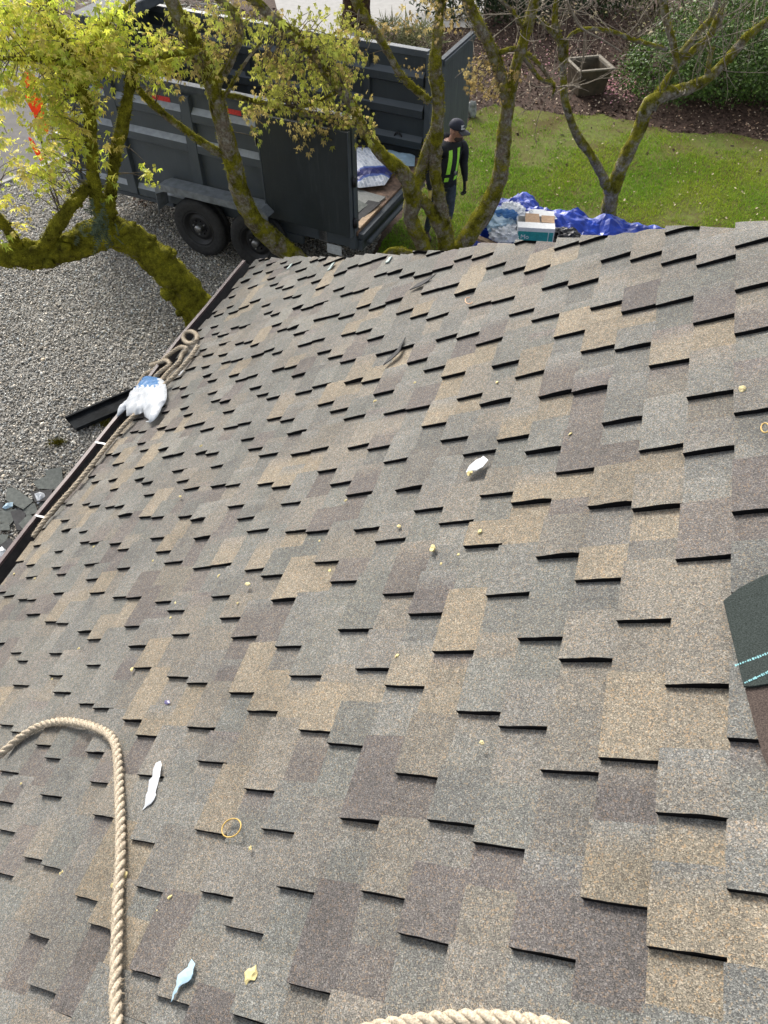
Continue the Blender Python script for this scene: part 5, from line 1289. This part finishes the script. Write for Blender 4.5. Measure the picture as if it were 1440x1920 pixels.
blob('nose', HP(.115, 0, -.02), (.020, .014, .024), M['skin'], face); blob('ear', HP(-.01, .078, -.01), (.022, .010, .032), M['skin'], face); blob('ear', HP(-.01, -.078, -.01), (.022, .010, .032), M['skin'], face)
M['stubble'] = simple('short dark beard', (.06, .04, .032), .85); M['eye'] = simple('dark eye', (.02, .015, .012), .3); M['lip'] = simple('lips', (.30, .12, .09), .5)
blob('beard', HP(.03, 0, -.085), (.088, .070, .052), M['stubble'], face, 3)
blob('mouth', HP(.112, 0, -.075), (.010, .026, .007), M['lip'], face)
for s in (-1, 1): blob('eye', HP(.098, .032*s, .018), (.010, .014, .008), M['eye'], face)
capm = blob('cap', HP(-.005, 0, .045), (.112, .096, .105), M['cap'], person, 3, lambda d: Vector((d.x, d.y, max(d.z, -.12))))
V, F = [], []
for i in range(11):
    t_ = -1+2*i/10
    for r_, z in ((.075, 0), (.20-.035*t_*t_, -.03)):
        for dz in (0, .006): V.append(HP(.0+r_*math.sqrt(max(.05, 1-.55*t_*t_)), .085*t_, .040+z-.018*t_*t_+dz))
for i in range(10):
    a = i*4; b = a+4; F += [(a+1, a+3, b+3, b+1), (a, b, b+2, a+2), (a+2, b+2, b+3, a+3), (a, a+1, b+1, b)]
mesh_obj('cap_brim', V, F, [M['brim']], capm, None, True)
V, F = [], []
for i in range(7):
    t_ = -1+2*i/6; 
    for z in (.055, .105):
        k_ = math.sqrt(max(0, 1-((z-.045)/.105)**2)); an = t_*.34-.42; V.append(HP(-.005+.1145*k_*math.cos(an), .0985*k_*math.sin(an), z))
for i in range(6): F.append((i*2, i*2+2, i*2+3, i*2+1))
mesh_obj('cap_logo', V, F, [M['tape_white']], capm, None, True)
# hood lying on the shoulders
tube_obj('hood', [W(-.09, .10, 1.47), W(-.12, 0, 1.50), W(-.09, -.10, 1.47), W(.0, -.125, 1.455), W(.06, -.10, 1.44)], [.035, .055, .05, .04, .02], M['hoodie'], person, 10)
# neon straps front and back, wrapped on the torso surface
bvh = None
from mathutils.bvhtree import BVHTree
bvh = BVHTree.FromPolygons([Vector(v.co)+Vector(base_of(person)) for v in bme.vertices], [tuple(p_.vertices) for p_ in bme.polygons])
def strap(pts, wd, name):
    V, F = [], []
    for f_, l_, z in pts:
        for k_ in (-1, 1):
            s_ = W(f_, l_+k_*wd/2, z); ctr = W(0.0, (l_+k_*wd/2)*.35, z)
            hit = bvh.ray_cast(s_, (ctr-s_).normalized(), 1.0); P = hit[0] if hit[0] is not None else ctr
            V.append(P + (s_-P).normalized()*.010)
    for i in range(len(pts)-1): F.append((i*2, i*2+1, i*2+3, i*2+2))
    o = mesh_obj(name, V, F, [M['neon']], person); s2 = o.modifiers.new('t', 'SOLIDIFY'); s2.thickness = .006; return o
for s in (-1, 1):
    strap([(.45, .12*s, z) for z in np.linspace(1.10, 1.43, 10)], .085, 'shoulder_strap')
    strap([(-.45, .09*s, z) for z in np.linspace(1.12, 1.40, 9)], .055, 'shoulder_strap')
strap([(.45, .12, z) for z in (.98, 1.01, 1.04)], .10, 'waist_strap')
strap([(.45, -.12, z) for z in (.98, 1.01, 1.04)], .10, 'waist_strap')
blob('radio', W(.19, .02, 1.11), (.02, .02, .035), M['chrome'], person)

# ================================================================== THINGS ON THE ROOF
def rope_path(px_list, h):
    P = [on_roof(x, y, h if not isinstance(h, (list, tuple)) else h[i]) for i, (x, y) in enumerate(px_list)]
    return catmull(P, 10)
def resample(P, step):
    d = np.r_[0, np.cumsum(np.linalg.norm(np.diff(P, axis=0), axis=1))]; n = max(4, int(d[-1]/step))
    t_ = np.linspace(0, d[-1], n); return np.c_[np.interp(t_, d, P[:, 0]), np.interp(t_, d, P[:, 1]), np.interp(t_, d, P[:, 2])], t_
def rope(name, path, D, label, sides=7, pitch=3.1):
    P, t_ = resample(path, D*.24)
    root = thing(name, tuple(P[0]), label, 'rope')
    d = np.gradient(P, axis=0); d /= np.linalg.norm(d, axis=1, keepdims=True)
    x = np.cross(d, N_); x /= np.linalg.norm(x, axis=1, keepdims=True); y = np.cross(d, x)
    for k_ in range(3):
        a = 2*math.pi*(t_/(D*pitch)) + k_*2*math.pi/3
        C = P + (x*np.cos(a)[:, None] + y*np.sin(a)[:, None])*D*.245
        C += rng.normal(0, D*.006, C.shape)
        V, F = tube(C, D*.285, sides); mesh_obj('strand', V, F, [M['rope']], root, None, True)
    # loose fibres
    n = int(len(P)*7); i = rng.integers(0, len(P), n); dirv = rng.normal(size=(n, 3)); dirv -= d[i]*(dirv*d[i]).sum(1)[:, None]; dirv /= np.linalg.norm(dirv, axis=1, keepdims=True)
    Q = P[i] + dirv*D*.46; V, F = scatter([(-.06, 0, 0), (.06, 0, 0), (0, 1, 0)], [(0, 1, 2)], Q, frames(dirv + d[i]*rng.uniform(-1.5, 1.5, (n, 1)), rng.normal(size=(n, 3))), rng.uniform(.2, .5, n)*D)
    c = np.array([.52, .43, .31])*rng.uniform(.7, 1.2, (n, 1)); tag(mesh_obj('fibres', V, F, [M['petal']], root, None, False, np.repeat(c, 3, 0)), kind='stuff')
    return root
RD = .034
rope('rope', rope_path([(-330, 1640), (-230, 1575), (-120, 1500), (-40, 1445), (0, 1413), (40, 1378), (75, 1358), (115, 1350), (160, 1357), (198, 1373), (216, 1395), (222, 1435), (225, 1500), (227, 1560), (226, 1620), (222, 1680), (220, 1740), (218, 1800), (216, 1860), (219, 1930), (224, 2010)], [.05, .05, .055, .06, .06, .054, .05, .05, .05] + [.048]*12), RD, 'twisted tan rope hooking across the lower left of the roof')
rope('rope', rope_path([(590, 1985), (640, 1950), (700, 1928), (780, 1916), (860, 1910), (930, 1911), (1000, 1919), (1060, 1934), (1110, 1955), (1150, 1990)], .05), RD, 'twisted tan rope end at the bottom edge of the roof')
def gp3(px, py, dx, dz):   # near the gutter: point seen at this pixel, lying dx outside the eave and dz above it
    q, u = roof_hit(px, py, 0.0); E_ = RP(Q_EAVE, min(u, 6.1), 0); return E_ - V_*dx + np.array([0, 0, dz])
G1 = [on_roof(x, y, h) for x, y, h in ((372, 650, .06), (358, 670, .06), (340, 690, .06), (322, 708, .06), (305, 722, .06), (280, 748, .06), (255, 775, .06), (237, 793, .06), (215, 818, .06), (190, 849, .06), (165, 880, .06), (140, 911, .06), (112, 943, .06), (86, 974, .06), (62, 1006, .05))]
rope('rope', catmull(G1, 6), .036, 'long tan rope lying along the edge of the gutter under the white bag')
G2 = [on_roof(x, y, h) for x, y, h in ((300, 715, .05), (318, 695, .05), (335, 680, .05), (343, 665, .05), (352, 655, .06), (340, 652, .08), (322, 662, .08), (305, 676, .06), (290, 692, .05), (275, 700, .05), (265, 712, .05), (261, 724, .05), (268, 727, .05), (285, 712, .06), (300, 697, .07), (318, 684, .06), (312, 676, .07), (298, 680, .07), (282, 684, .06))]
rope('rope', catmull(G2, 6), .034, 'loose loops of tan rope hanging over the gutter above the white bag')
G3 = [on_roof(358+13*math.cos(a), 634+11*math.sin(a), .06) for a in np.linspace(-.5, 6.4, 16)]
rope('rope', catmull(G3, 4), .034, 'small coiled ring of rope on the gutter by the tree trunk')

def roof_sheet(name, px_out, h0, puff, amp, m, label, cat, step=.02, freq=14, seed=0, split=None, group=None, m2=None, smooth=False):
    """thin film lying on the roof; outline measured on the roof surface"""
    rq = random.Random(seed+1); po = []
    for (x0, y0), (x1, y1) in zip(px_out, list(px_out[1:])+[px_out[0]]):
        d_ = math.hypot(x1-x0, y1-y0); m_ = max(1, int(d_/7))
        for i in range(m_): po.append((x0+(x1-x0)*i/m_+(rq.uniform(-2.4, 2.4) if i else 0), y0+(y1-y0)*i/m_+(rq.uniform(-2.4, 2.4) if i else 0)))
    L = [roof_hit(x, y, h0) for x, y in po]; O = np.array([(q*EXP, u) for q, u in L])
    mn, mx = O.min(0), O.max(0); rs = np.random.default_rng(seed)
    gx, gy = np.meshgrid(np.arange(mn[0], mx[0], step), np.arange(mn[1], mx[1], step)); P = np.c_[gx.ravel(), gy.ravel()] + rs.uniform(-.3, .3, (gx.size, 2))*step
    P = P[in_poly(P, O)]; n = len(O)
    v2, e2, f2, *_ = delaunay_2d_cdt([Vector(p_) for p_ in O] + [Vector(p_) for p_ in P], [(i, (i+1) % n) for i in range(n)], [], 1, 1e-7)
    V = []; mi = []
    for v in v2:
        p_ = np.array(v); a, b = O, np.roll(O, -1, 0); ab = b-a; t_ = np.clip(((p_-a)*ab).sum(1)/((ab**2).sum(1)+1e-12), 0, 1)
        dist = np.linalg.norm(a+ab*t_[:, None]-p_, axis=1).min(); h = puff*(1-math.exp(-dist/(puff*1.1+1e-6))) if puff else 0
        c_ = sum(am*(1-2*abs(mnoise.noise(Vector((p_[0]*k_+seed, p_[1]*k_-seed, seed*.37))))) for k_, am in ((freq, 1), (freq*2.4, .5)))
        V.append(RP(p_[0]/EXP, p_[1], h0 + h + max(0, amp*(c_-.2))*min(1, dist/step*.6+.3)))
    mats = [m]; midx = None
    if split and m2 is not None:
        mats = [m, m2]; s_ = to_px(np.array(V)); midx = [1 if split(*np.mean([s_[i][:2] for i in f], 0)) else 0 for f in f2]
    o = mesh_obj(name, V, [tuple(f) for f in f2], mats, None, tuple(np.mean(V, 0)), smooth, None, midx)
    s2 = o.modifiers.new('thickness', 'SOLIDIFY'); s2.thickness = .0012; return tag(o, label, cat, group)
bagz = [(480, 840), (400, 920), (365, 1000), (250, 1120), (150, 1260), (60, 1350), (20, 1400), (0, 1470), (60, 1420), (150, 1330), (150, 1340), (142, 1450), (300, 1420), (390, 1380), (400, 1440), (480, 1495), (420, 1520), (490, 1530), (590, 1440), (640, 1350), (730, 1180), (740, 1080), (690, 900), (640, 870), (560, 860)]
roof_sheet('plastic_bag', [(220+x/8, 600+y/8) for x, y in bagz], .06, .05, .018, M['film_white'], 'white plastic bag with a blue end draped over the gutter rope', 'plastic bag', .02, 9, 5, lambda x, y: y < 724+3*math.sin(x*.7) and x < 297, None, M['film_cyan'], True)
roof_sheet('plastic_scrap', [(302, 1427), (304, 1434), (297, 1470), (290, 1500), (284, 1508), (277, 1512), (268, 1520), (274, 1500), (280, 1470), (290, 1440)], .037, .001, .005, M['film_white'], 'long white shred of plastic right of the rope bend', 'plastic scrap', .012, 30, 9)
roof_sheet('plastic_scrap', [(357, 1797), (364, 1806), (360, 1825), (350, 1840), (340, 1845), (330, 1860), (319, 1878), (326, 1855), (330, 1838), (340, 1820), (350, 1812)], .037, .001, .005, M['film_blue'], 'torn pale blue shred of plastic at the bottom left', 'plastic scrap', .012, 30, 12)
roof_sheet('plastic_scrap', [(906, 854), (915, 862), (905, 875), (893, 882), (874, 886), (880, 874), (893, 862)], .037, .001, .006, M['film_white'], 'small white plastic scrap in the middle of the roof', 'plastic scrap', .015, 30, 14)
roof_sheet('plastic_scrap', [(336, 694), (345, 694), (338, 702), (328, 706), (320, 712), (318, 708), (328, 700)], .026, .006, .004, M['film_white'], 'thin white strip of plastic right of the gutter rope', 'plastic scrap', .02, 30, 17)
roof_sheet('plastic_scrap', [(481, 1030), (488, 1029), (491, 1035), (486, 1042), (481, 1038)], .022, .004, .004, M['film_white'], 'tiny white plastic fleck left of the roof centre', 'plastic scrap', .012, 30, 19)
roof_sheet('plastic_scrap', [(309, 1314), (318, 1313), (320, 1319), (313, 1322), (309, 1320)], .022, .006, .004, simple('violet foil', (.12, .11, .22), .3), 'tiny dark violet foil scrap above the rope bend', 'plastic scrap', .008, 30, 21)
M['foam'] = simple('yellow foam crumb', (.60, .50, .23), .8, var=.2, scale=60)
M['leafdry'] = simple('pale fallen leaf', (.55, .47, .24), .7, var=.15, scale=60)
def crumb(px, py, r_, m, label, grp='yellow foam crumbs on the roof', name='foam_crumb', cat='foam crumb', flat=.5):
    P = on_roof(px, py, .034); k_ = px_per_m(P); a = .8*r_/k_; bm = bmesh.new(); bmesh.ops.create_icosphere(bm, subdivisions=2, radius=1); sd_ = px*.37+py
    an = random.uniform(0, 3.1); ca_, sa_ = math.cos(an), math.sin(an); kx = random.uniform(.7, 1.3)
    for v in bm.verts:
        f = 1 + .7*mnoise.noise(v.co*1.7+Vector((sd_, 0, 0))); d_ = v.co*f; x, y = d_.x*kx, d_.y/kx
        v.co = Vector(P) + Vector(S_)*a*(x*ca_-y*sa_) + Vector(U_)*a*(x*sa_+y*ca_) + Vector(N_)*a*flat*d_.z
    me = bpy.data.meshes.new(name); bm.to_mesh(me); bm.free(); me.materials.append(m)
    return tag(link(name, me, None, tuple(P)), label, cat, grp)
crumb(466, 1826, 16, M['foam'], 'largest yellow foam chunk at the bottom edge of the roof')
crumb(234, 1642, 9, M['foam'], 'yellow foam crumb touching the right side of the rope')
crumb(212, 1660, 6, M['foam'], 'yellow foam crumb touching the left side of the rope')
crumb(114, 1637, 6, M['foam'], 'yellow foam crumb left of the rope')
crumb(318, 1682, 5, M['foam'], 'yellow foam crumb under a tab right of the rope')
crumb(812, 1029, 10, M['foam'], 'yellow foam chunk near the middle of the roof')
crumb(881, 886, 8, M['foam'], 'yellow foam crumb beside the small white plastic scrap')
crumb(466, 1097, 7, M['leafdry'], 'pale curled leaf left of the roof centre', None, 'dry_leaf', 'leaf')
crumb(1391, 726, 9, M['leafdry'], 'pale dry leaf on a tab at the right edge', None, 'dry_leaf', 'leaf')
crumb(902, 1391, 6, M['leafdry'], 'small pale leaf bit right of the roof centre', None, 'dry_leaf', 'leaf')
for px, py, r_ in ((749, 988, 5), (900, 998, 6), (860, 1041, 3.5), (828, 1058, 3.5), (620, 1071, 5), (410, 1080, 4), (328, 1130, 3), (319, 1158, 3.5), (247, 1255, 5), (145, 1214, 3), (338, 931, 4), (648, 938, 3.5), (377, 837, 4), (745, 1230, 5), (287, 1052, 3), (95, 1271, 3), (1068, 811, 4), (932, 717, 4), (702, 751, 3.5), (777, 716, 3), (25, 1075, 3), (66, 1085, 3), (177, 1026, 3), (467, 1588, 5), (38, 1468, 3), (294, 1707, 3), (447, 1132, 3), (600, 1015, 3)):
    crumb(px, py, r_, M['foam'], 'tiny scattered yellow foam crumb on the shingles')
# rubber band and a hair of orange string
def loop_on_roof(name, c_, rx, ry, rot, r_, m, label, cat, n=22, part=6.2832):
    P = []
    for a in np.linspace(0, part, n, endpoint=part < 6.2):
        x, y = rx*math.cos(a), ry*math.sin(a); P.append(on_roof(c_[0]+x*math.cos(rot)-y*math.sin(rot), c_[1]+x*math.sin(rot)+y*math.cos(rot), 0.038))
    V, F = tube(P, r_, 6, part > 6.2); return tag(mesh_obj(name, V, F, [m], None, tuple(np.mean(P, 0)), True), label, cat)
M['rubber'] = simple('tan rubber band', (.55, .36, .09), .5)
loop_on_roof('rubber_band', (432, 1551), 20, 15, -.75, .0022, M['rubber'], 'oval tan rubber band lying left of the roof centre', 'rubber band')
loop_on_roof('string_loop', (1434, 800), 8, 9, 0, .0022, M['rubber'], 'small curl of orange string at the right edge', 'string', 14)
loop_on_roof('string_loop', (880, 565), 7, 6, .4, .0025, simple('pale orange string', (.6, .35, .2), .6), 'small curl of pale orange string high on the roof', 'string', 14, 4.6)
# dark slivers of shingle
def sliver(pts, label):
    L = [on_roof(x, y, .038) for x, y in pts]; mb = MB(); n = len(L); hi = [p_+N_*.005 for p_ in L]
    mb.add(L+hi, [tuple(range(n-1, -1, -1)), tuple(range(n, 2*n))] + [(i, (i+1) % n, n+(i+1) % n, n+i) for i in range(n)])
    return tag(mb.build('shingle_sliver', [M['oldshingle2']], None, tuple(L[0])), label, 'shingle sliver', 'slivers of shingle on the roof')
sliver([(718, 684), (722, 678), (745, 655), (760, 632), (757, 640), (748, 660), (735, 672)], 'thin dark curved shingle sliver left of the roof centre')
sliver([(769, 545), (785, 533), (802, 523), (817, 515), (806, 526), (790, 537)], 'thin dark shingle sliver near the hip edge')
# loose dark shingle at the right edge, with chalk lines
M['dark_shingle'] = simple('dark green grey shingle', (.036, .045, .042), .9, var=.35, scale=330, bmp=.3, col2=(.010, .013, .012), spec=.15)
M['chalk'] = simple('pale blue chalk', (.20, .42, .45), .9, var=.3, scale=90)
L = [on_roof(x, y, .044) for x, y in ((1356, 1127), (1385, 1103), (1425, 1082), (1500, 1052), (1640, 1085), (1560, 1310), (1440, 1285), (1412, 1290), (1396, 1290))]
ls = thing('loose_shingle_and_shade', tuple(L[0]), 'loose dark green shingle with pale blue chalk lines at the right edge', 'shingle'); mb = MB(); n = len(L); hi = [p_+N_*.006 for p_ in L]
mb.add(L+hi, [tuple(range(n-1, -1, -1)), tuple(range(n, 2*n))] + [(i, (i+1) % n, n+(i+1) % n, n+i) for i in range(n)]); mb.build('board', [M['dark_shingle']], ls)
Lb = [on_roof(x, y, .038) for x, y in ((1398, 1294), (1450, 1270), (1590, 1270), (1620, 1440), (1470, 1500), (1432, 1420), (1412, 1345))]  # brown slab added to stand for the shadow along the right edge
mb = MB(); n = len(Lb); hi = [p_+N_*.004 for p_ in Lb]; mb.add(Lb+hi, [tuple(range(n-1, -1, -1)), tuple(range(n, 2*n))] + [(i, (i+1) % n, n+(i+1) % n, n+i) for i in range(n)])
tag(mb.build('loose_shingle_and_shade', [simple('dark brown shade slab', (.075, .058, .050), .9, var=.35, scale=330, bmp=.3, spec=.15)], None, tuple(Lb[0])), 'loose dark brown shade slab in place of a shadow below the chalk-lined one', 'shingle')
def chalk(a, b):
    A, B = on_roof(*a, .0515), on_roof(*b, .0515); d_ = (B-A); V, F = [], []; sdv = np.cross(d_/np.linalg.norm(d_), N_)
    for i in range(26):
        t0, t1 = i/26, (i+rng.uniform(.4, .9))/26; w_ = rng.uniform(.0015, .0035); k = len(V)
        V += [A+d_*t0-sdv*w_, A+d_*t1-sdv*w_, A+d_*t1+sdv*w_, A+d_*t0+sdv*w_]; F.append((k, k+1, k+2, k+3))
    mesh_obj('chalk_line', V, F, [M['chalk']], ls)
chalk((1378, 1248), (1500, 1200)); chalk((1396, 1281), (1500, 1232))

# ================================================================== THINGS ON THE GRAVEL
Lp = [at_z(x, y, .085) for x, y in ((122, 782), (262, 722), (275, 745), (142, 802))]
dp = thing('downspout_strip', tuple(at_z(190, 765, 0)), 'black metal gutter strip lying on the gravel under the white bag', 'gutter strip'); mb = MB()
a, b, c_, d_ = Lp; up_ = np.array([0, 0, .05])
M['blackmetal'] = simple('black painted metal', (.012, .014, .016), .8, .0, var=.4, scale=6, spec=.08)
mb.hexa([q-up_*.9 for q in (d_, c_, b, a)] + [q-up_*.75 for q in (d_, c_, b, a)]); mb.build('channel_floor', [M['blackmetal']], dp)
for p0, p1 in ((a, b), (d_, c_)):
    s_ = np.cross((p1-p0)/np.linalg.norm(p1-p0), [0, 0, 1.])*.012; mb = MB(); mb.hexa([p0-s_-up_*.9, p1-s_-up_*.9, p1+s_-up_*.9, p0+s_-up_*.9, p0-s_, p1-s_, p1+s_, p0+s_]); mb.build('channel_side', [M['blackmetal']], dp)
scr = [([(85, 882), (116, 876), (118, 903), (88, 902)], 0, 'small torn grey shingle nearest the trees on the gravel'),
    ([(62, 905), (90, 892), (117, 905), (110, 920), (72, 918)], 0, 'grey shingle scrap overlapping the small torn one'),
    ([(14, 918), (26, 915), (64, 942), (45, 958), (12, 940)], 0, 'large square grey-green shingle scrap on the gravel'),
    ([(58, 925), (100, 920), (95, 940), (68, 945)], 1, 'dark shingle scrap between two grey ones by the gutter'),
    ([(0, 955), (36, 957), (38, 962), (18, 985), (0, 980)], 0, 'grey shingle scrap cut by the left frame edge'),
    ([(20, 960), (40, 955), (50, 962), (42, 996), (32, 995)], 1, 'narrow dark shingle scrap standing across the pile'),
    ([(0, 985), (18, 982), (20, 996), (0, 997)], 0, 'small brownish shingle scrap low on the left frame edge'),
    ([(-20, 1005), (18, 1006), (12, 1022), (-20, 1026)], 0, 'grey shingle scrap partly behind the gutter at the left'),
    ([(75, 935), (92, 930), (86, 950), (74, 952)], 0, 'small grey shingle chip tight against the gutter'),
    ([(40, 950), (66, 945), (72, 962), (50, 968)], 0, 'grey shingle scrap in the middle of the torn pile'),
    ([(36, 985), (55, 965), (66, 972), (48, 998)], 0, 'grey shingle strip leaning towards the gutter'),
    ([(-5, 1030), (20, 1012), (30, 1020), (8, 1042)], 1, 'dark shingle chip beside the white plastic at the gutter'),
    ([(-30, 925), (8, 945), (4, 958), (-30, 960)], 1, 'dark shingle scrap half outside the left frame edge')]
for i, (pts, k, lab) in enumerate(scr):
    slab('shingle_scrap', [at_z(x, y, .03) for x, y in pts], .030+.007*(i % 4), .006, M['oldshingle2'] if k else M['oldshingle'], lab, 'shingle scrap', 'torn shingles on the gravel', random.uniform(-.05, .05))
crumple('plastic_scrap', [at_z(x, y, .05)[:2] for x, y in ((60, 925), (82, 920), (88, 932), (70, 945))], lambda x, y: .045, .03, .02, M['film_white'], 'clear plastic scrap among the torn shingles on the gravel', 'plastic scrap', .04, 12)
crumple('plastic_scrap', [at_z(x, y, .05)[:2] for x, y in ((-8, 1035), (5, 1022), (14, 1032), (2, 1048), (-10, 1050))], lambda x, y: .045, .03, .02, M['film_white'], 'white plastic scrap behind the gutter at the left frame edge', 'plastic scrap', .04, 12, seed=4)
crumple('plastic_scrap', [at_z(x, y, .05)[:2] for x, y in ((4, 952), (12, 944), (25, 942), (24, 950), (10, 955))], lambda x, y: .05, .02, .015, M['film_blue'], 'pale plastic tie on the large shingle scrap', 'plastic scrap', .03, 12, seed=6)
# moss tufts in the gravel
for px, py, lab in ((108, 831, 'green moss tuft in the gravel below the gutter strip'), (203, 796, 'green moss tuft at the gutter beside the black strip')):
    c_ = at_z(px, py, 0); n = 300; P = np.c_[rng.normal(c_[0], .05, n), rng.normal(c_[1], .03, n), rng.uniform(.0, .02, n)]
    V, F = scatter([(-.15, 0, 0), (.15, 0, 0), (0, 1, 0)], [(0, 1, 2)], P, frames(np.c_[rng.normal(0, .6, (n, 2)), np.ones(n)], rng.normal(size=(n, 3))), rng.uniform(.02, .045, n))
    tag(mesh_obj('moss_tuft', V, F, [M['moss']], None, tuple(c_), False, np.repeat(np.array([.11, .10, .012])*rng.uniform(.6, 1.4, (n, 1)), 3, 0)), lab, 'moss', None, 'stuff')

# ---- orange marker behind the maple leaves
M['orange'] = film('orange safety fabric', (.90, .13, .02), .3, .6)
om = thing('orange_marker', tuple(at_z(82, 300, 0)), 'slanting orange fabric marker behind the yellow-green leaves at the left', 'marker')
def ostrip(pts):
    A = [at_Y(x, y, 11.2) for x, y in pts]; n = len(A); mb = MB(); B_ = [p_+np.array([0, .02, 0]) for p_ in A]
    mb.add(A+B_, [tuple(range(n)), tuple(range(2*n-1, n-1, -1))] + [(i, n+i, n+(i+1) % n, (i+1) % n) for i in range(n)]); mb.build('fabric', [M['orange']], om)
ostrip([(43, 138), (52, 132), (68, 148), (67, 170), (78, 185), (91, 228), (90, 252), (74, 240), (60, 210), (46, 184), (50, 165), (42, 152)])
ostrip([(53, 258), (60, 262), (72, 282), (82, 298), (76, 302), (66, 288), (58, 272)])
tube_obj('pole', [at_Y(48, 135, 11.3), at_Y(86, 300, 11.3), np.array([at_Y(92, 330, 11.3)[0], 11.3, 0])], .014, M['twig_dark'], om)
